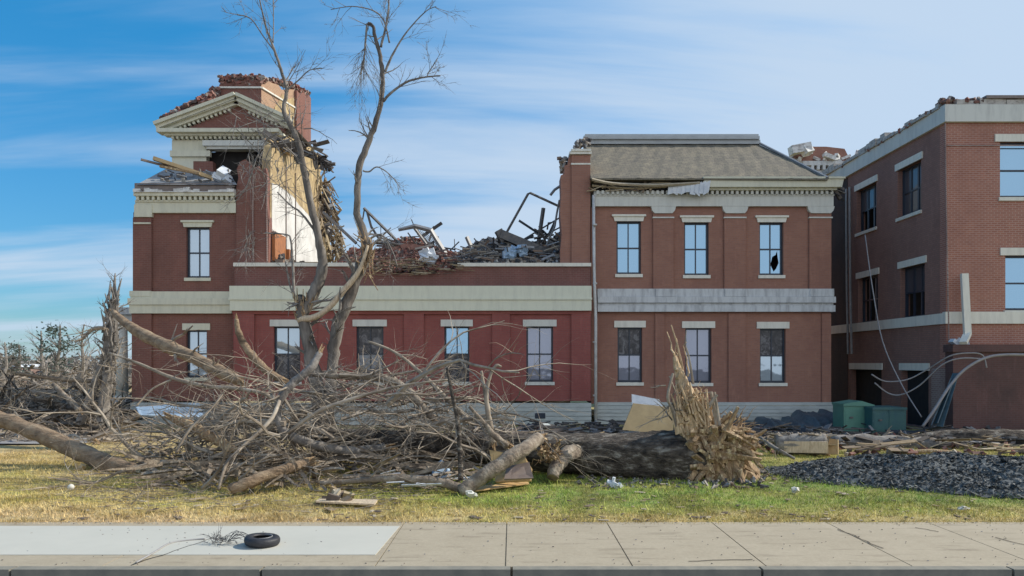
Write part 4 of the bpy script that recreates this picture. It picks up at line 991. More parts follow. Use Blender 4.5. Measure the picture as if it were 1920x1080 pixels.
kids_on(m_, plA2, rA2, 16, gt, .9, 1, .35, .95, 1.1, .22, .02, 3)
kids_on(m_, plB, rB, 14, gt, .8, 1, .5, .98, 1.1, .22, -.02, 3)
kids_on(m_, plB, rB, 12, gt, .9, 1, .12, .4, 1.1, .25, -.15, 3)
kids_on(m_, plA, rA, 10, gt, .9, 1, .3, .95, 1.2, .25, -.02, 3)
# tangle caught in the crown in front of the pediment
for i in range(80):
    a = P(gt.uniform(440, 570), gt.uniform(215, 360), DT+gt.uniform(-.6, .6)); grow(m_, a, (gt.gauss(0, .5), gt.gauss(0, .4), gt.gauss(-.3, .7)), gt.uniform(.5, 1.3), gt.uniform(.008, .015), 1, gt, .28, -.05, 3)
for i in range(16):
    a = P(gt.uniform(455, 480), gt.uniform(430, 470), DT); grow(m_, a, (gt.gauss(-.4, .4), gt.gauss(0, .4), gt.gauss(-.5, .4)), gt.uniform(.4, .9), .009, 1, gt, .25, 0, 3)
o = m_.build('twigs', 'bark_grey', TR)
m_ = MB()
for i in range(46):
    a = P(gt.uniform(672, 700), gt.uniform(440, 520), DT-.15-gt.random()*.15); m_.plank(a, a+Vector((gt.gauss(0, .12), gt.gauss(0, .08), gt.uniform(-.5, .55))), gt.uniform(.02, .06), .02, gt.uniform(0, 3), .004)
for i in range(22):
    a = P(gt.uniform(555, 585), gt.uniform(560, 600), DT-.15); m_.plank(a, a+Vector((gt.gauss(0, .06), 0, gt.uniform(.05, .4))), .04, .02, gt.uniform(0, 3), .004)
tag(m_.build('splinters', 'splinter', TR), kind='stuff')

# ------------------------------------------------------------------ great fallen trunk with its torn butt
FT = thing('fallen_tree', (1.5, 16.7, 0), 'huge fallen tree, dark barked bole lying along the lawn with a torn pale butt', 'tree')
gf = random.Random(17)
pts = [P(560, 818, 19.2), P(700, 828, 18.4), P(830, 838, 17.6), P(960, 846, 17.0), P(1080, 851, 16.7), P(1180, 856, 16.5), P(1260, 860, 16.35), P(1325, 862, 16.3)]
pl, rr = smoothline(pts, [.20, .30, .36, .40, .44, .51, .60, .60], 8)
m_ = MB(); n = 20; base = 0
for i, p in enumerate(pl):
    dd = (pl[min(i+1, len(pl)-1)]-pl[max(i-1, 0)]).normalized(); nx_ = dd.cross(Vector((0, 0, 1))).normalized(); ny_ = nx_.cross(dd)
    for k in range(n):
        a = 2*math.pi*k/n; r_ = rr[i]*(1+.045*math.sin(5*a+i*.13)+.03*math.sin(9*a-i*.3)+gf.uniform(-.035, .035))
        m_.v.append(tuple(p+(nx_*math.cos(a)+ny_*math.sin(a))*r_))
for i in range(len(pl)-1):
    for k in range(n): m_.f.append((i*n+k, i*n+(k+1) % n, (i+1)*n+(k+1) % n, (i+1)*n+k))
m_.f.append(tuple(range((len(pl)-1)*n, len(pl)*n))); m_.f.append(tuple(reversed(range(n))))
m_.build('trunk', 'bark_dark', FT, smooth=True)
# big knob at the butt
m_ = MB(); m_.tube(*smoothline([P(1262, 850, 16.4), P(1295, 822, 16.3), P(1318, 800, 16.25), P(1332, 800, 16.2)], [.36, .34, .26, .10], 6), 14, .05, gf); m_.build('burl', 'bark', FT, smooth=True)
def shard(m_, a, b_, w_, th, roll=0, w2=.02, seg=5, bend=.05):
    a = Vector(a); b_ = Vector(b_); p = [a.lerp(b_, i/seg)+Vector((gf.gauss(0, bend), gf.gauss(0, bend), gf.gauss(0, bend)))*(1 if 0 < i else 0) for i in range(seg+1)]
    r_ = [w_+(w2-w_)*(i/seg)**.8 for i in range(seg+1)]
    m_.tube(p, [x*.5*gf.uniform(.8, 1.15) for x in r_], 5)
DB = 16.2
m_ = MB()      # tall upright shards
for a, b_, w0 in (((1290, 800), (1262, 605), .18), ((1283, 790), (1272, 690), .26), ((1296, 800), (1280, 712), .28), ((1312, 800), (1294, 730), .26), ((1322, 812), (1308, 730), .26), ((1276, 800), (1266, 715), .24), ((1334, 815), (1330, 742), .16), ((1268, 695), (1256, 625), .07), ((1266, 690), (1270, 628), .06), ((1290, 705), (1283, 640), .05)):
    shard(m_, P(a[0], a[1], DB+gf.uniform(-.15, .2)), P(b_[0], b_[1], DB+gf.uniform(-.2, .2)), w0, .1, w2=.025)
m_.tube(*smoothline([P(1302, 830, DB), P(1298, 790, DB), P(1292, 755, DB), P(1281, 722, DB), P(1272, 694, DB), P(1265, 668, DB)], [.38, .31, .21, .14, .09, .04], 5), 13, .20, gf)
m_.tube(*smoothline([P(1318, 830, DB), P(1318, 790, DB), P(1312, 755, DB), P(1303, 728, DB)], [.28, .19, .11, .04], 5), 11, .20, gf)
for i in range(60):
    a = P(gf.uniform(1272, 1330), gf.uniform(770, 820), DB-.28+gf.uniform(-.08, .05)); m_.plank(a, a+Vector((gf.uniform(-.28, -.02), gf.uniform(.0, .2), gf.uniform(.25, .7))), gf.uniform(.05, .16), .03, gf.uniform(0, 3), .01)
for i in range(34):
    a = P(gf.uniform(1268, 1325), gf.uniform(745, 800), DB-.1+gf.uniform(-.25, .2)); shard(m_, a, a+Vector((gf.gauss(.05, .1), gf.gauss(0, .08), gf.uniform(.1, .42))), gf.uniform(.03, .10), .03, w2=.006)
m_.build('splintered_wood', 'splinter_warm', FT)
m_ = MB()      # lumpy torn mass between the bole and the grass, then thick wedges and some fibres over it
n = 22; rows = []
for j in range(9):
    u = j/8; row = []
    for k in range(n):
        a = 2*math.pi*k/n; c0 = P(1322+35*u, 800+112*u, DB+.0); rx = .26+.55*u**.8; ry = .22+.30*u
        q = 1+.22*math.sin(5*a+3*u)+.14*math.sin(11*a-5*u)+gf.uniform(-.12, .12)
        row.append(len(m_.v)); m_.v.append((c0.x+rx*math.cos(a)*q, c0.y+ry*math.sin(a)*q, max(.0, c0.z+gf.uniform(-.03, .03))))
    rows.append(row)
for j in range(8):
    for k in range(n): m_.f.append((rows[j][k], rows[j][(k+1) % n], rows[j+1][(k+1) % n], rows[j+1][k]))
m_.f.append(tuple(rows[0]))
def slab(m_, a, b_, w0, th):
    # a split plank of wood following the grain, ragged at its end
    d = (b_-a); k = 3; roll = gf.uniform(-1.2, 1.2)
    for q in range(k):
        o_ = Vector((gf.gauss(0, 1), gf.gauss(0, .6), gf.gauss(0, 1))).normalized()*w0*.32
        m_.plank(a+o_*.6, a+d*gf.uniform(.55, 1.1)+o_, w0*gf.uniform(.4, .75), th*gf.uniform(.7, 1.3), roll+gf.uniform(-.3, .3), w0*gf.uniform(.04, .3))
for i in range(46):
    ang = gf.uniform(-1.5, -.15) if i % 4 else gf.uniform(-.2, .9); Ln = gf.uniform(.3, 1.0)
    a = P(1305+gf.uniform(0, 70), 800+gf.uniform(-8, 60), DB-.3+gf.uniform(-.15, .2))
    b_ = a+Vector((math.cos(ang)*Ln, gf.uniform(-.35, .1), math.sin(ang)*Ln))
    if b_.z < .03: b_.z = .03+gf.random()*.05
    slab(m_, a, b_, gf.uniform(.10, .30), .05)
for i in range(130):
    a = P(1300+gf.uniform(-5, 95), 800+gf.uniform(0, 100), DB-.3+gf.uniform(-.2, .2)); m_.chunk(a+Vector((0, 0, -.05)), (gf.uniform(.08, .3), gf.uniform(.06, .18), gf.uniform(.04, .12)), gf)
for i in range(60):
    a = P(1340+gf.uniform(-15, 70), 800+gf.uniform(-10, 60), DB-.2+gf.uniform(-.2, .2)); ang = gf.uniform(-1.2, 1.5)
    shard(m_, a, a+Vector((math.cos(ang)*gf.uniform(.15, .5), gf.gauss(0, .15), math.sin(ang)*gf.uniform(.1, .35))), gf.uniform(.012, .035), .03, w2=.004, seg=3, bend=.02)
for i in range(70):
    a = P(gf.uniform(1330, 1390), gf.uniform(785, 850), DB-.05+gf.uniform(-.2, .3)); shard(m_, a, a+Vector((gf.uniform(.0, .35), gf.gauss(0, .15), gf.uniform(.05, .35))), gf.uniform(.02, .06), .03, w2=.005, seg=3)
for a, b_, w0 in (((1300, 915), (1382, 770), .16), ((1340, 830), (1300, 918), .22), ((1345, 860), (1345, 915), .34), ((1365, 855), (1400, 912), .3), ((1330, 850), (1325, 915), .26), ((1370, 820), (1430, 880), .22), ((1385, 830), (1425, 865), .2), ((1360, 800), (1420, 830), .16)):
    shard(m_, P(a[0], a[1], DB-.35), P(b_[0], b_[1], DB-.5+gf.uniform(-.2, .2)), w0, .1, w2=.09, seg=5, bend=.03)
m_.build('torn_butt', 'splinter', FT)
m_ = MB()
for a, b_, w0, w1 in (((1330, 760), (1345, 740), .1, .06), ((1352, 815), (1340, 735), .08, .05),):
    m_.tube([P(*a, DB-.3), P(*b_, DB-.3)], [w0/2, w1/2], 6)
for i in range(12):
    a = P(gf.uniform(1248, 1275), gf.uniform(700, 790), DB-.2); grow(m_, a, (gf.gauss(-.1, .5), gf.gauss(0, .3), gf.gauss(-.1, .7)), gf.uniform(.3, .8), .018, 1, gf, .3, 0, 3)
m_.tube(*smoothline([P(1262, 700, DB-.3), P(1252, 745, DB-.35), P(1262, 770, DB-.3), P(1268, 800, DB-.3)], [.03, .035, .03, .025]), 6)
m_.tube(*smoothline([P(1333, 735, DB-.2), P(1338, 760, DB-.25), P(1343, 800, DB-.25)], [.04, .035, .03]), 6)
m_.tube(*smoothline([P(1310, 738, DB-.1), P(1335, 736, DB-.2)], [.02, .025]), 5)
m_.tube(*smoothline([P(1300, 720, DB-.1), P(1292, 670, DB-.1), P(1285, 645, DB-.1), P(1287, 620, DB-.1)], [.03, .022, .016, .01]), 5)
m_.build('torn_roots', 'twig', FT)
# side limb stub near the log's left part (big cut limb at 1000-1050)
m_ = MB(); m_.tube(*smoothline([P(1085, 845, 16.6), P(1062, 854, 15.9), P(1044, 874, 15.5), P(1036, 896, 15.3)], [.20, .17, .15, .12], 6), 9, .16, gf); m_.build('limb', 'bark', FT, smooth=True)
m_ = MB()
for i in range(40):
    a = P(gf.uniform(1008, 1050), gf.uniform(832, 868), 15.6+gf.uniform(-.2, .2)); shard(m_, a, a+Vector((gf.uniform(-.2, .2), gf.uniform(-.2, .1), gf.uniform(-.25, .25))), gf.uniform(.03, .1), .03, w2=.01, seg=3)
m_.build('splintered_wood', 'splinter', FT)

# ------------------------------------------------------------------ fallen boles and notable branches
gb = random.Random(55)
def bole(name, pxs, mat, label, cat='branch', group=None, twigs=0, sides=10, Ln=.9, rough=.05, endm=None, lvl=1, spread=1.0, extra_mat='twig'):
    pts = [P(a[0], a[1], a[3]) for a in pxs]; rad = [W2R(a[2], a[3]) for a in pxs]
    root = thing(name, (pts[-1].x, pts[-1].y, 0), label, cat, group)
    pl, rr = smoothline(pts, rad, 6); pl, rr = knob(pl, rr, gb, .06); m_ = MB(); m_.tube(pl, rr, sides, rough*1.6, gb); m_.build('stem', mat, root, smooth=True)
    if endm is None:
        if rr[0] > .045: torn_end(pl[0], pl[0]-pl[2], rr[0], gb, root)
        if rr[-1] > .07: torn_end(pl[-1], pl[-1]-pl[-3], rr[-1], gb, root)
    if twigs:
        m_ = MB(); kids_on(m_, pl, rr, twigs, gb, Ln, lvl, .15, 1, spread, .22, 0, 3, floor=.03); tag(m_.build('twigs', extra_mat, root), kind='stuff')
    if endm:
        m_ = MB(); e, pr_ = (pl[-1], pl[-3]) if endm == 'end' else (pl[0], pl[2])
        d_ = (e-pr_).normalized(); r_ = rr[-1] if endm == 'end' else rr[0]
        torn_end(pl[0 if endm == 'end' else -1], (pl[0]-pl[2]) if endm == 'end' else (pl[-1]-pl[-3]), rr[0 if endm == 'end' else -1], gb, root, n=24)
        m_.tube([e-d_*.01, e+d_*.015], [r_*.86, r_*.84], 10)
        m_.build('cut_face', 'splinter', root)
    return root
bole('fallen_log', [(-90, 752, 30, 19.6), (-20, 778, 32, 19.1), (60, 808, 34, 18.5), (130, 838, 36, 18), (195, 866, 38, 17.4), (240, 880, 36, 17.1), (262, 886, 30, 16.9)], 'bark_brown', 'smooth tan trunk slanting in from the left edge down to the grass', 'trunk')
bole('leaning_log', [(213, 585, 12, 24.5), (232, 603, 18, 24), (270, 628, 26, 23.4), (320, 652, 28, 22.6), (365, 672, 26, 22), (420, 700, 26, 21.2), (450, 715, 20, 20.8)], 'bark_brown', 'long tan trunk leaning from the left snag down onto the brush pile', 'trunk', twigs=4)
bole('broken_branch', [(443, 598, 8, 18), (447, 622, 13, 18), (462, 652, 15, 18), (486, 682, 17, 18), (510, 702, 16, 18), (530, 712, 14, 18)], 'bark_brown', 'thick curved branch rising like a horn out of the brush pile', twigs=0)
bole('broken_branch', [(205, 662, 4, 17), (262, 682, 6, 16.8), (322, 708, 8, 16.6), (385, 724, 9, 16.4), (440, 728, 9, 16.2), (495, 738, 8, 16), (520, 755, 7, 16)], 'twig', 'long pale branch running level across the left of the brush pile', twigs=9, Ln=1.2)
bole('broken_branch', [(322, 712, 5, 16.6), (285, 730, 5, 16.4), (255, 762, 4, 16.2)], 'twig', 'thin pale branch bending down below the level branch at the left', twigs=2, sides=6)
bole('broken_branch', [(524, 752, 8, 15.6), (505, 790, 9, 15.2), (455, 838, 8, 14.8), (425, 870, 7, 14.5), (410, 918, 6, 14.2)], 'twig', 'slender branch slanting down to the lawn at the front left of the brush pile', twigs=6)
bole('broken_branch', [(420, 735, 4, 15.8), (400, 762, 5, 15.6), (355, 806, 6, 15.4), (330, 850, 6, 15.2)], 'twig', 'straight thin branch leaning down to the left past the pale split log', twigs=2, sides=6)
bole('broken_branch', [(575, 702, 8, 17), (650, 706, 13, 17), (715, 708, 15, 16.9), (760, 728, 16, 16.8), (790, 760, 16, 16.7), (812, 785, 14, 16.6)], 'bark', 'thick pale branch arching over the middle of the brush pile', twigs=10, Ln=1.3)
bole('broken_branch', [(600, 662, 14, 16.4), (582, 690, 16, 16.2), (552, 716, 18, 16.1), (530, 742, 18, 16), (521, 775, 17, 16), (532, 808, 18, 16), (580, 830, 20, 16.2), (650, 845, 22, 16.5), (720, 840, 20, 17)], 'bark_grey', 'S-shaped grey limb curling through the centre of the brush pile', twigs=10, Ln=1.2)
bole('broken_branch', [(838, 690, 5, 14.9), (846, 730, 8, 14.8), (858, 790, 9, 14.7), (862, 840, 10, 14.6), (864, 900, 12, 14.5)], 'bark_dark', 'dark upright branch at the right front of the brush pile', twigs=8, Ln=.9)
bole('broken_branch', [(600, 906, 8, 14.4), (690, 900, 12, 14.4), (760, 897, 16, 14.4), (830, 905, 20, 14.4), (880, 922, 22, 14.3)], 'bark', 'low grey branch lying along the front foot of the brush pile', twigs=5)
bole('cut_log', [(866, 922, 32, 14.1), (900, 897, 32, 14.2), (945, 865, 32, 14.4), (985, 840, 30, 14.8), (1010, 822, 26, 15.6)], 'bark', 'short mossy log propped against the fallen trunk over the plywood', 'log', endm='start', sides=14)
bole('broken_branch', [(902, 695, 6, 15.6), (910, 740, 8, 15.6), (918, 800, 12, 15.6), (925, 830, 14, 15.6)], 'twig', 'left prong of the bare broken branches standing at the end of the brush pile', twigs=3, Ln=.5, sides=7)
bole('broken_branch', [(940, 688, 5, 15.5), (930, 686, 7, 15.5), (919, 705, 7, 15.5), (912, 745, 9, 15.5), (920, 805, 14, 15.5)], 'twig', 'right prong, hooked at the tip, of the bare broken branches by the brush pile', twigs=2, Ln=.4, sides=7)
bole('broken_branch', [(880, 762, 6, 15.2), (905, 790, 9, 15.2), (925, 815, 13, 15.2), (950, 835, 18, 15.3)], 'bark', 'short forked branch leaning on the fallen trunk above the plywood', twigs=3, Ln=.5, sides=7)
bole('cut_log', [(432, 918, 24, 14.0), (470, 903, 26, 14.1), (520, 885, 24, 14.4), (575, 868, 20, 15)], 'bark_brown', 'tan log lying in the front left of the brush pile', 'log', endm='start', sides=12)
bole('broken_branch', [(540, 812, 9, 14.8), (600, 770, 9, 14.9), (680, 742, 7, 15), (760, 722, 5, 15.1), (840, 712, 4, 15.2)], 'twig', 'long thin branch slanting up to the right across the brush pile', twigs=10)
bole('broken_branch', [(690, 640, 4, 17.4), (740, 660, 6, 17.3), (790, 700, 8, 17.2), (835, 745, 10, 17.1), (880, 790, 12, 17)], 'twig', 'reddish thin branch sloping down along the right top of the brush pile', twigs=14, Ln=1.1)
bole('split_log', [(325, 785, 16, 16.6), (360, 800, 22, 16.5), (400, 822, 22, 16.3), (440, 845, 18, 16.1)], 'splinter', 'split yellow log in the left of the brush pile', 'log', sides=7)
# brush pile: a heap nobody could count
def pile_top(x):   # metres, in brush coordinates
    return interp([(-9.6, .12), (-8.6, .35), (-7.8, .9), (-6.8, 1.35), (-5.4, 1.8), (-4.2, 2.25), (-3.0, 2.25), (-2.0, 1.95), (-1.2, 1.3), (-.5, .6), (.2, .25)], x)
m_ = MB(); gp = random.Random(91)
for i in range(500):
    y = gp.uniform(14.2, 20.5); x = gp.uniform(-.52, -.03)*y
    if x/y < -.42 and gp.random() < (.9 if y < 18 else .5): continue
    if y < 16.5 and x/y < -.27 and gp.random() < .62: continue
    if y < 16.6 and x/y > -.30 and gp.random() < .68: continue
    sc = y/17.0; H = pile_top(x/sc)*(1 if y > 15.5 else .25+.75*(y-14.2)/1.3)
    z = H*gp.random()**.75
    ang = gp.gauss(0, .55)+(math.pi if gp.random() < .5 else 0)
    d_ = Vector((math.cos(ang), math.sin(ang)*.7, gp.gauss(.05, .30)))
    r_ = gp.choice([.008, .010, .012, .015, .02, .03, .04])
    grow(m_, (x, y, max(z, .05)), d_, gp.uniform(.6, 2.3), r_, 2 if i % 3 == 0 else 1, gp, .34, -.03, 3, .9, floor=.02)
for i in range(26):                                     # arching limbs
    x = gp.uniform(-7.6, -1.2); y = gp.uniform(15.6, 18.6); H = pile_top(x); d_ = Vector((gp.choice([-1, 1])*gp.uniform(.5, 1), gp.gauss(0, .3), gp.uniform(.1, .5)))
    grow(m_, (x, y, H*gp.uniform(.3, .8)), d_, gp.uniform(2.2, 3.8), gp.uniform(.035, .07), 2, gp, .26, -.10, 5, .9, floor=.03)
tag(m_.build('brush_pile', 'twig'), 'great tangle of broken branches and twigs heaped left of the fallen trunk', 'brush', kind='stuff')
m_ = MB()
for i in range(260):                                   # fine sprays rising from the top
    x = gp.uniform(-7.5, -.9); y = gp.uniform(16, 18.5); H = pile_top(x)
    grow(m_, (x, y, H*gp.uniform(.4, .95)), (gp.gauss(0, .7), gp.gauss(0, .4), gp.uniform(.0, .7)), gp.uniform(.4, 1.1), gp.uniform(.007, .012), 1, gp, .2, -.03, 4, .8)
tag(m_.build('twig_sprays', 'bark_grey'), 'fine reddish grey twig sprays standing up along the top of the brush pile', 'brush', kind='stuff')
m_ = MB()
for i in range(420):
    y = gp.uniform(14.6, 19.5); x = gp.uniform(-.50, -.05)*y
    grow(m_, (x, y, gp.uniform(.02, .5)), (gp.gauss(0, 1), gp.gauss(0, .6), gp.gauss(0, .15)), gp.uniform(.5, 1.6), gp.choice([.012, .02, .03, .05, .07]), 0, gp, .2, -.05, 0, floor=.02)
tag(m_.build('brush_litter', 'bark'), 'dark fallen sticks lying low under the brush pile', 'brush', kind='stuff')
m_ = MB()
for i in range(300):
    y = gp.uniform(12.6, 15.0); x = gp.uniform(-.62, -.12)*y
    if y < 13.4 and gp.random() < .6: continue
    grow(m_, (x, y, .02), (gp.gauss(0, 1), gp.gauss(0, .35), gp.gauss(0, .1)), gp.uniform(.2, .9), gp.uniform(.004, .010), 0, gp, .25, -.05, 0, floor=.01)
for i in range(60):
    y = gp.uniform(12.4, 14.4); x = gp.uniform(-.1, .65)*y
    grow(m_, (x, y, .02), (gp.gauss(0, 1), gp.gauss(0, .35), .02), gp.uniform(.06, .3), .004, 0, gp, .25, -.05, 0, floor=.01)
tag(m_.build('ground_twigs', 'twig'), 'small twigs scattered on the grass before the brush pile', 'twigs', kind='stuff')

# ------------------------------------------------------------------ left background: snag, wrecked woods, far trees
SN = thing('snag', (fx(195, 25.5), 25.5, 0), 'shattered upright tree snag at the left corner of the building', 'tree')
gs = random.Random(7)
m_ = MB()
for a in ([(190, 790, 26), (198, 740, 24), (205, 680, 20), (208, 620, 16), (212, 570, 11), (216, 512, 2)], [(150, 795, 20), (172, 740, 18), (190, 690, 15), (200, 640, 12), (205, 590, 8), (205, 560, 2)], [(200, 700, 18), (214, 640, 15), (216, 600, 12), (220, 555, 6), (228, 522, 2)]):
    pl, rr = smoothline([P(p[0], p[1], 25.4) for p in a], [W2R(p[2], 25.4) for p in a], 5); m_.tube(pl, rr, 7, .15, gs); kids_on(m_, pl, rr, 10, gs, .7, 1, .2, 1, 1.1, .25, 0, 3)
for i in range(60):
    a = P(gs.uniform(192, 222), gs.uniform(560, 700), 25.2+gs.uniform(-.2, .2)); m_.plank(a, a+Vector((gs.gauss(0, .15), gs.gauss(0, .1), gs.uniform(.1, .9))), .09, .03, gs.uniform(0, 3), .01)
m_.build('trunk', 'bark_grey', SN)
m_ = MB()
pl, rr = smoothline([P(203, 620, 25.3), P(190, 615, 25), P(172, 618, 25), P(155, 635, 25), P(140, 640, 25)], [.07, .07, .06, .05, .03], 4); m_.tube(pl, rr, 6)
kids_on(m_, pl, rr, 10, gs, .9, 1, .2, 1, 1, .3, 0, 3)
for i in range(50): grow(m_, P(gs.uniform(150, 235), gs.uniform(640, 780), 25.3+gs.uniform(-.8, .3)), (gs.gauss(0, .6), gs.gauss(0, .4), gs.gauss(0, .6)), gs.uniform(.5, 1.4), .016, 1, gs, .3, -.05, 3)
m_.build('limb', 'twig', SN)
m_ = MB()
for i in range(800):
    y = gs.uniform(23, 48); x = fx(gs.uniform(-60, 250), y); H = .15+(y-23)*.075
    if y < 27 and x > -12 - (y-23)*.3 + 2: continue
    grow(m_, (x, y, gs.uniform(.05, H)), (gs.gauss(0, 1), gs.gauss(0, .5), gs.gauss(.02, .22)), gs.uniform(.5, 1.9), gs.choice([.012, .018, .025, .04, .08]), 1, gs, .25, -.03, 3, floor=.05)
tag(m_.build('felled_woodland', 'twig_far'), 'grey brown field of felled and shattered trees at the far left', 'brush', kind='stuff')
m_ = MB()
for i in range(420):
    y = gs.uniform(24.5, 44); x = fx(gs.uniform(-60, 245), y)
    grow(m_, (x, y, gs.uniform(.05, .8)), (gs.gauss(0, 1), gs.gauss(0, .5), gs.gauss(.05, .3)), gs.uniform(.7, 2), gs.choice([.04, .08, .14]), 0, gs, .2, -.03, 0, floor=.05)
tag(m_.build('felled_woodland', 'bark_dark'), 'darker broken stems mixed through the felled woodland at the far left', 'brush', kind='stuff')
bole('fallen_log', [(100, 720, 8, 26), (125, 745, 12, 25.6), (150, 770, 13, 25)], 'bark', 'short broken trunk slanting in front of the felled woodland', 'trunk', sides=7)
bole('fallen_log', [(30, 700, 8, 32), (120, 712, 10, 31.6), (190, 715, 8, 31)], 'bark_brown', 'level pale trunk lying across the felled woodland', 'trunk', sides=7, twigs=5)
def far_tree(px, py0, Dd, h, label, seed, lean=0, conifer=False):
    q = random.Random(seed); b0 = Vector((fx(px, Dd), Dd, 0))
    root = thing('broken_tree', b0, label, 'tree', 'battered trees on the far left horizon')
    pts = [b0+Vector((lean*u+q.gauss(0, .1), q.gauss(0, .1), h*u)) for u in np.linspace(0, 1, 7)]
    m_ = MB(); rad = [.22*(1-.8*u) for u in np.linspace(0, 1, 7)]; m_.tube(pts, rad, 6); m_.build('trunk', 'bark_grey', root)
    m_ = MB(); kids_on(m_, pts, rad, 26, q, h*.26, 1, .3, 1, 1.1, .25, .04, 4); m_.build('branches', 'bark_grey', root)
    if conifer:
        m_ = MB()
        for i in range(420):
            u = q.random(); c_ = q.choice([(0, .9, .8), (.7, .75, .6), (-.8, .7, .6), (.2, .5, .9), (-.3, 1.0, .4)])
            p = b0+Vector((c_[0]+q.gauss(0, .38)*c_[2]*1.6, q.gauss(0, .5), h*c_[1]*.95+q.gauss(0, .35)*c_[2]*1.3)); m_.chunk(p, (q.uniform(.06, .22), .1, .02), q)
        m_.build('crown', 'conifer', root)
far_tree(108, 0, 52, 5.1, 'battered tree with a ragged dark green crown on the left horizon', 1, .2, True)
far_tree(86, 0, 56, 4.9, 'bare grey tree left of the dark green crown on the horizon', 2, -.3)
far_tree(30, 0, 70, 4.2, 'low dark green tree near the left edge of the horizon', 3, .3, True)
far_tree(8, 0, 62, 4.2, 'bare grey tree at the very left edge of the horizon', 5, .1)
far_tree(150, 0, 60, 5.6, 'thin bare tree beside the shattered snag on the horizon', 4, .3)
if 0: far_tree(62, 0, 66, 4.4, 'stubby dark tree between the two green crowns on the horizon', 6, .1, True)
m_ = MB()
for i in range(2600):
    y = gs.uniform(70, 110); x = fx(gs.uniform(-120, 260), y); m_.chunk((x, y, gs.random()**1.2*(2.7+.5*math.sin(x*.35))), (gs.uniform(.3, 1.2), .3, .12), gs)
tag(m_.build('far_woods', 'bark_grey'), 'low grey line of woods along the far left horizon', 'woods', kind='stuff')
HB = thing('far_house', (fx(20, 75), 75, 0), 'low tan house with a pale roof edge at the far left', 'house')
m_ = MB(); m_.box(fx(-80, 75), fx(38, 75), 75, 80, 0, fz(688, 75)); m_.build('wall', 'brick_pale', HB)
m_ = MB(); m_.prism([(fx(-84, 75), fz(688, 75)), (fx(42, 75), fz(688, 75)), (fx(36, 75), fz(683, 75)), (fx(-80, 75), fz(683, 75))], 74.6, 80.3); m_.build('roof', 'white_sheet', HB)

# ------------------------------------------------------------------ things lying about
gl = random.Random(61)
# beige panel leaning with white sheet behind
m_ = MB(); m_.prism([(fx(1167, 21.5), fz(806, 21.5)), (fx(1262, 21.5), fz(815, 21.5)), (fx(1263, 21.5), fz(765, 21.5)), (fx(1190, 21.5), fz(757, 21.5))], 0, .07, lambda u, d, v: (u, 21.5+d+(v-.6)*.35, v))
tag(m_.build('panel', 'tan_board', origin=P(1210, 815, 21.5)), 'large beige panel leaning beside the upright splintered wood', 'panel')
m_ = MB(); m_.prism([(fx(1186, 22), fz(800, 22)), (fx(1262, 22), fz(800, 22)), (fx(1240, 22), fz(750, 22)), (fx(1188, 22), fz(740, 22))], 0, .05, lambda u, d, v: (u, 22+d+(v-.6)*.35, v))
tag(m_.build('panel', 'white_sheet', origin=P(1210, 810, 22)), 'white panel showing above the large beige panel', 'panel')
def flat_poly(name, pts, mat, label, cat, th=.03, group=None):
    m_ = MB(); p = [Vector(q) for q in pts]; n_ = (p[1]-p[0]).cross(p[2]-p[0]).normalized()*th
    k = len(p); m_.v = [tuple(q) for q in p]+[tuple(q+n_) for q in p]
    m_.f = [tuple(range(k)), tuple(range(2*k-1, k-1, -1))]+[(i, k+i, k+(i+1) % k, (i+1) % k) for i in range(k)]
    c_ = sum(p, Vector())/k
    return tag(m_.build(name, mat, origin=(c_.x, c_.y, min(q.z for q in p))), label, cat, group)
flat_poly('plywood_sheet', [P(930, 905, 14.9), P(996, 903, 14.7), P(998, 880, 14.9), P(985, 858, 15.1), P(918, 845, 15.5)], 'plywood', 'orange plywood sheet propped behind the short mossy log', 'plywood', .03)
flat_poly('plywood_sheet', [P(945, 900, 14.4), P(1000, 898, 14.5), P(992, 868, 14.8), P(950, 876, 14.8)], 'coping_brown', 'brown board leaning low on the orange plywood', 'board', .03)
flat_poly('plywood_sheet', [PG(890, 922, .05), PG(992, 908, .06), PG(988, 902, .08), PG(900, 913, .05)], 'plywood', 'yellow plywood sheet lying flat on the grass by the log', 'plywood', .02)
flat_poly('board', [PG(592, 943, .05), PG(702, 948, .05), PG(708, 940, .08), PG(600, 936, .05)], 'splinter_pale', 'pale board lying flat on the lawn in front of the brush pile', 'board', .03)
m_ = MB()
for i in range(9): m_.chunk(PG(gl.uniform(608, 655), gl.uniform(925, 938), .08), (gl.uniform(.1, .3), .2, .06), gl)
tag(m_.build('board_scraps', 'lath', origin=PG(630, 935)), 'small pile of tan scraps behind the flat pale board', 'scraps')
flat_poly('sheet', [P(812, 872, 15.2), P(828, 862, 15.3), P(842, 872, 15.3), P(846, 890, 15.1), P(825, 898, 15), P(810, 890, 15)], 'blue_sheet', 'pale blue torn sheet standing in the foot of the brush pile', 'sheet', .02)
m_ = MB()
for i in range(16):
    a = PG(gl.uniform(668, 850), gl.uniform(888, 912), .12+gl.random()*.12); m_.plank(a, a+Vector((gl.uniform(.2, .9), gl.uniform(-.1, .1), gl.uniform(-.05, .08))), gl.uniform(.05, .14), .012, gl.uniform(-.8, .8))
tag(m_.build('siding_strips', 'white_sheet', origin=PG(760, 905)), 'white strips of siding lying under the branches at the foot of the brush pile', 'siding', kind='stuff')
flat_poly('sheet', [PG(262, 797, .5), PG(270, 765+35, .9), P(375, 755, 27), P(385, 775, 27), P(372, 782, 26.6), P(262, 778, 26.6)][2:]+[P(255, 762, 27)], 'blue_sheet', 'pale blue sheet lying by the base of the left pavilion', 'sheet', .03)
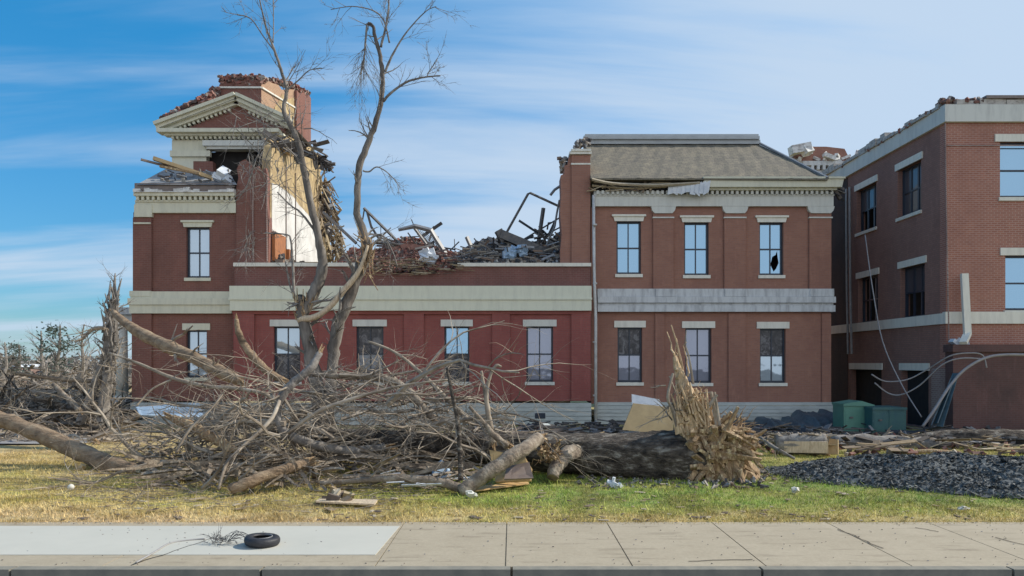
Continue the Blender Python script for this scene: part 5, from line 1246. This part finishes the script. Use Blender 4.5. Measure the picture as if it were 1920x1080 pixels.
# cut log section
CL = thing('cut_log', PG(1510, 852), 'cut log section with fresh end lying on the lawn by the dark shingle heap', 'log')
a, b_ = P(1453, 832, 20.2), P(1548, 833, 19.9)
m_ = MB(); pl, rr = smoothline([a, a.lerp(b_, .5), b_], [.28, .29, .28], 5); m_.tube(pl, rr, 14, .05, gl); m_.build('bark', 'bark_grey', CL, smooth=True)
m_ = MB(); m_.tube([b_, b_+(b_-a).normalized()*.02], [.25, .25], 14); m_.build('cut_face', 'splinter', CL)
m_ = MB(); c_ = (b_-a); m_.plank(a+Vector((.15, -.27, -.05)), b_+Vector((-.05, -.27, -.05)), .10, .30, 0); m_.build('bare_wood', 'splinter_pale', CL)
m_ = MB()
for i in range(60): q = a.lerp(b_, gl.random())+Vector((0, gl.uniform(-.15, .15), .24)); m_.plank(q, q+Vector((gl.uniform(-.3, .3), gl.uniform(-.1, .1), gl.uniform(0, .08))), .04, .02, gl.uniform(0, 3))
m_.build('torn_bark', 'twig', CL)
flat_poly('board', [P(1555, 822, 20), P(1571, 824, 19.8), P(1571, 852, 19.7), P(1549, 852, 19.9)], 'tan_board', 'small tan board standing against the end of the cut log section', 'board', .04)
# dark logs and debris in the shade on the right
bole('fallen_log', [(1560, 828, 30, 22.5), (1640, 832, 36, 22.3), (1720, 836, 40, 22.2), (1760, 838, 34, 22)], 'bark_grey', 'grey weathered trunk lying in the shade beyond the shingle heap', 'trunk', twigs=4, sides=12, Ln=.6)
bole('fallen_log', [(1700, 828, 22, 23.4), (1780, 820, 34, 23.2), (1860, 822, 38, 23), (1960, 826, 40, 23)], 'bark_dark', 'dark rough trunk lying along the foot of the low annex', 'trunk', twigs=4, sides=12, Ln=.6)
bole('broken_branch', [(1690, 850, 8, 20.4), (1740, 846, 10, 20.3), (1800, 850, 10, 20.2)], 'splinter', 'peeled yellow branch lying on the grass behind the shingle heap', sides=7)
bole('broken_branch', [(1425, 820, 6, 19.5), (1450, 838, 8, 19), (1490, 860, 6, 18.6)], 'bark_grey', 'grey branch lying between the torn butt and the cut log section', sides=7, twigs=5, Ln=.6)
# shingle heap (tear-off asphalt shingles)
HX, HY, HA, HB_ = 9.9, 15.6, 4.15, 2.05
def hp(x, y):
    u = (x-HX)/HA; v = (y-HY+.30*(x-HX))/HB_; r_ = u*u+v*v
    if r_ > 1: return 0
    return (.52*(1-r_)**.9+.07*math.sin(x*2.3)*math.sin(y*2.9)*(1-r_)+.04*math.sin(x*5.1+y)*(1-r_))*(.8 if x < 6.5 else 1)
m_ = MB(); nx, ny = 110, 60; gi = {}
for j in range(ny+1):
    for i in range(nx+1):
        u = -1.02+2.04*i/nx; v = -1.02+2.04*j/ny; x = HX+HA*u; y = HY+HB_*v-.30*(x-HX); h_ = hp(x, y); gi[i, j] = len(m_.v); m_.v.append((x+gl.uniform(-.03, .03), y, h_+(gl.uniform(-.03, .03) if h_ > .01 else -.06)))
for j in range(ny):
    for i in range(nx): m_.f.append((gi[i, j], gi[i+1, j], gi[i+1, j+1], gi[i, j+1]))
for i in range(19000):
    a = gl.uniform(0, 6.28); r_ = math.sqrt(gl.random())*(1.03 if i % 5 else 1.10)+.04*math.sin(a*7); x = HX+HA*r_*math.cos(a); y = HY+HB_*r_*math.sin(a)-.30*(x-HX)
    if y > HY+1.2 and i % 2: continue
    h_ = hp(x, y); s_ = gl.uniform(.015, .06) if gl.random() < .95 else gl.uniform(.07, .15)
    q = Matrix.Rotation(gl.gauss(0, .35), 3, 'X') @ Matrix.Rotation(gl.gauss(0, .35), 3, 'Y') @ Matrix.Rotation(gl.uniform(0, 6), 3, 'Z')
    m_.chunk((x, y, max(h_, .01)+gl.uniform(0, .03)), (s_, s_*gl.uniform(.3, .9), .007), gl, q)
tag(m_.build('shingle_heap', 'shingle_bits'), 'low dark heap of torn roofing shingles on the right of the lawn', 'rubble', kind='stuff')
# dark debris along the building foot
m_ = MB()
for i in range(900):
    px = gl.choice([gl.uniform(880, 1170), gl.uniform(1140, 1580), gl.uniform(1400, 1960)]); D_ = gl.uniform(22, 28.8) if px < 1400 else gl.uniform(21.5, 26.5)
    a = Vector((fx(px, D_), D_, gl.uniform(.02, .25))); k = gl.random()
    if k < .5: m_.plank(a, a+Vector((gl.uniform(-1, 1), gl.uniform(-.5, .5), gl.uniform(-.05, .15))), gl.uniform(.05, .25), .03, gl.uniform(-.4, .4))
    else: m_.chunk(a-Vector((0, 0, .04)), (gl.uniform(.08, .35), gl.uniform(.06, .25), gl.uniform(.02, .08)), gl)
tag(m_.build('ground_debris', 'dark_debris'), 'dark boards and broken masonry strewn along the foot of the building', 'debris', kind='stuff')
m_ = MB()
for i in range(150):
    px = gl.choice([gl.uniform(880, 1160), gl.uniform(1380, 1600), gl.uniform(1600, 1900)]); D_ = gl.uniform(19.5, 27) if px < 1500 else gl.uniform(20, 24)
    a = Vector((fx(px, D_), D_, gl.uniform(.03, .3))); m_.plank(a, a+Vector((gl.uniform(-1.1, 1.1), gl.uniform(-.6, .6), gl.uniform(-.05, .2))), gl.uniform(.05, .2), .025, gl.uniform(-.4, .4))
tag(m_.build('plank_litter', 'lath'), 'pale planks and laths scattered between the lawn and the building', 'debris', kind='stuff')
m_ = MB()
for i in range(420):
    px = gl.choice([gl.uniform(880, 1170), gl.uniform(1380, 1920)]); D_ = gl.uniform(20, 28) if px < 1500 else gl.uniform(19.8, 25)
    m_.chunk((fx(px, D_), D_, .05), (gl.uniform(.1, .3), .11, .08), gl)
tag(m_.build('brick_litter', 'rubble_brick'), 'loose bricks scattered on the ground before the building', 'bricks', kind='stuff')
for i, (a, c_, wdt, lb) in enumerate((((905, 797, 27), (1060, 818, 25), .16, 'long grey board slanting to the right before the basement vent'), ((925, 812, 26), (1110, 808, 26), .2, 'level grey board lying before the red middle wall'), ((1020, 795, 27), (1045, 812, 26), .3, 'short wide board crossing the level grey board'))):
    one_plank('board', P(*a), P(*c_), wdt, .05, 'basement_stone', lb, 'board')
flat_poly('panel', [P(1082, 822, 24.5), P(1135, 825, 24.3), P(1128, 812, 24.9), P(1086, 810, 24.9)], 'kerb_mat', 'tilted grey panel on the debris near the downspout', 'panel', .06)
# tarp along the basement
m_ = MB(); nx, ny = 60, 8; gi = {}
gq = random.Random(19)
for j in range(ny+1):
    for i in range(nx+1):
        px = 1375+200*i/nx; top = .22+.10*math.sin(i*.31)+.07*math.sin(i*.83+1)+.45*max(0, (i-34)/26)
        D_ = 29.9-2.6*(1-j/ny)-.1*math.sin(i*1.1); z = max(.02, top*math.sin(j/ny*1.9)+.035*math.sin(i*.9+j*1.3)+.025*math.sin(i*2.1-j)+gq.uniform(-.015, .015))
        gi[i, j] = len(m_.v); m_.v.append((fx(px, 28), D_, z))
for j in range(ny):
    for i in range(nx): m_.f.append((gi[i, j], gi[i+1, j], gi[i+1, j+1], gi[i, j+1]))
tag(m_.build('tarp', 'tarp', smooth=True, origin=(fx(1470, 28), 28, 0)), 'rumpled dark blue tarp heaped against the basement of the right pavilion', 'tarp')
# bins
def bin_(px0, px1, py1, py0, D_, dep, mat, label, lid):
    x0, x1 = fx(px0, D_), fx(px1, D_); z1 = fz(py0, D_)
    root = thing('utility_box', ((x0+x1)/2, D_, 0), label, 'utility box')
    m_ = MB(); m_.box(x0, x1, D_, D_+dep, .0, z1-.08); m_.box(x0+.05, x1-.05, D_-.015, D_, .12, z1-.2); m_.build('body', mat, root)
    m_ = MB()
    if lid == 'peak': m_.prism([(x0-.03, z1-.079), (x1+.03, z1-.079), (x1+.03, z1-.04), ((x0+x1)/2+.1, z1+.1), (x0-.03, z1)], D_-.05, D_+dep+.03)
    else:
        m_.box(x0-.02, x1+.02, D_-.04, D_+dep+.03, z1-.079, z1); m_.box((x0+x1)/2-.015, (x0+x1)/2+.015, D_-.03, D_-.016, .1, z1-.1)
    m_.build('lid', mat, root)
    m_ = MB(); m_.box(x0+.2, x0+.32, D_-.05, D_-.016, z1*.5, z1*.5+.06); m_.build('handle', 'dark_steel', root)
    m_ = MB(); m_.box(x0-.06, x1+.06, D_-.1, D_+dep+.08, 0, .06); m_.build('plinth', 'kerb_mat', root)
bin_(1582, 1637, 812, 757, 26.6, .9, 'bin_green', 'light green metal utility box, left of the pair by the dark doorway', 'peak')
bin_(1636, 1699, 815, 764, 26.0, 1.2, 'bin_teal', 'dark teal metal utility box, right of the pair by the dark doorway', 'flat')
# tyre with wire bundle on the pavement
TY = thing('tyre', (fx(491, 10.1), 10.1, .027), 'black car tyre lying on its side on the pale pavement', 'tyre')
c_ = Vector((fx(491, 10.12), 10.12, .027)); tilt = Matrix.Rotation(R(4), 3, 'Y')
prof = [(.125, .03), (.13, .0), (.17, -.0), (.215, .004), (.232, .03), (.236, .056), (.232, .088), (.215, .108), (.17, .112), (.13, .112), (.125, .09)]
m_ = MB(); n = 44; k = len(prof)
for i in range(n):
    a = 2*math.pi*i/n
    for j, (r_, z) in enumerate(prof):
        rr_ = r_-(.004 if (i % 2 and .02 < z < .13 and r_ > .2) else 0)
        m_.v.append(tuple(c_+tilt @ Vector((rr_*math.cos(a), rr_*math.sin(a), z+.012))))
for i in range(n):
    for j in range(k-1): m_.f.append((i*k+j, ((i+1) % n)*k+j, ((i+1) % n)*k+j+1, i*k+j+1))
m_.build('tread', 'rubber', TY, smooth=True)
m_ = MB(); m_.tube([c_+Vector((math.cos(a)*.135, math.sin(a)*.135, .117)) for a in np.linspace(0, 2*math.pi, 30)], [.008]*30, 6); m_.build('bead', 'grey_metal', TY, smooth=True)
m_ = MB(); gw = random.Random(23); o_ = Vector((fx(405, 10.2), 10.2, .04))
for i in range(30): grow(m_, o_+Vector((gw.uniform(-.1, .25), gw.uniform(-.08, .08), gw.uniform(0, .05))), (gw.gauss(.0, .8), gw.gauss(0, .3), gw.uniform(0, .7)), gw.uniform(.08, .26), .0045, 1, gw, .35, -.1, 2, floor=.03)
for i in range(6): m_.tube(*smoothline([o_+Vector((.15, 0, .0)), o_+Vector((.3, gw.uniform(-.1, .1), gw.uniform(.05, .18))), o_+Vector((.48, gw.uniform(-.1, .1), gw.uniform(.02, .12)))], [.004]*3), 4)
tag(m_.build('wire_bundle', 'dark_steel', origin=o_), 'tangled bundle of dark wire beside the tyre on the pavement', 'wire')
cable('cord', [PG(255, 1055, .035), PG(290, 1035, .035), PG(320, 1018, .035), PG(360, 1012, .035), PG(385, 1010, .04)], .012, 'path_mat', 'thin pale cord running over the pavement to the wire bundle', 'cord')
# small litter on the lawn, few and separate
for i, (px, py, s_, mt, lb, ct) in enumerate(((133, 917, .07, 'litter', 'round white ball of litter on the left of the lawn', 'litter'), (143, 880, .18, 'tan_board', 'torn tan wood chunk under the slanting trunk at the left', 'wood chunk'),
        (1152, 912, .13, 'white_sheet', 'crumpled white scrap on the grass before the dark trunk', 'scrap'), (884, 930, .13, 'frieze_paint', 'pale masonry block at the lower end of the mossy log', 'block'), (182, 832, .16, 'splinter', 'upright pale wood stub behind the slanting trunk', 'stub'),
        (1805, 955, .10, 'litter', 'white scrap on the grass below the shingle heap', 'scrap'), (1490, 920, .12, 'litter', 'pale scrap at the left tip of the shingle heap', 'scrap'))):
    p = PG(px, py, .04); m_ = MB(); q = random.Random(i)
    if i == 0:
        m_.tube([p+Vector((0, 0, z)) for z in (-.02, .0, .04, .08, .1)], [.02, .05, .065, .045, .01], 12)
    else:
        for k in range(7): m_.chunk(p+Vector((q.gauss(0, s_*.35), q.gauss(0, s_*.25), abs(q.gauss(0, s_*.3)))), (s_*q.uniform(.5, 1.1), s_*q.uniform(.3, .7), s_*q.uniform(.15, .6)), q)
    tag(m_.build('scrap' if i else 'ball', mt, origin=p, smooth=(i == 0)), lb, ct)
m_ = MB()
for i in range(150):
    p = PG(gl.uniform(1080, 1300), gl.uniform(890, 915), .015); m_.chunk(p, (gl.uniform(.03, .14), gl.uniform(.02, .06), .02), gl)
for i in range(130):
    p = PG(gl.uniform(1300, 1440), gl.uniform(880, 915), .03); m_.chunk(p, (gl.uniform(.04, .2), .05, .03), gl)
tag(m_.build('bark_litter', 'rubble_mixed'), 'chips of bark and wood scattered on the grass along the fallen trunk', 'debris', kind='stuff')
m_ = MB()
for i in range(420):
    y = 11.7+6*gl.random()**1.4; x = gl.uniform(-.62, .62)*y; s_ = gl.uniform(.015, .06)*(2 if gl.random() < .08 else 1)
    m_.chunk((x, y, .03), (s_*gl.uniform(1, 3), s_, .012), gl, Matrix.Rotation(gl.uniform(0, 6), 3, 'Z'))
tag(m_.build('lawn_litter', 'lath'), 'chips of wood, plaster and roofing scattered over the lawn', 'litter', kind='stuff')
m_ = MB()
for i in range(7):
    p = Vector((fx(410, 8.95)+i*.09+gl.uniform(-.03, .03), 8.86, -.10)); m_.chunk(p, (.09, .06, .05), gl)
tag(m_.build('gutter_leaves', 'lath', origin=(fx(420, 8.9), 8.86, -.12)), 'small clump of brown leaves in the gutter under the kerb', 'leaves')
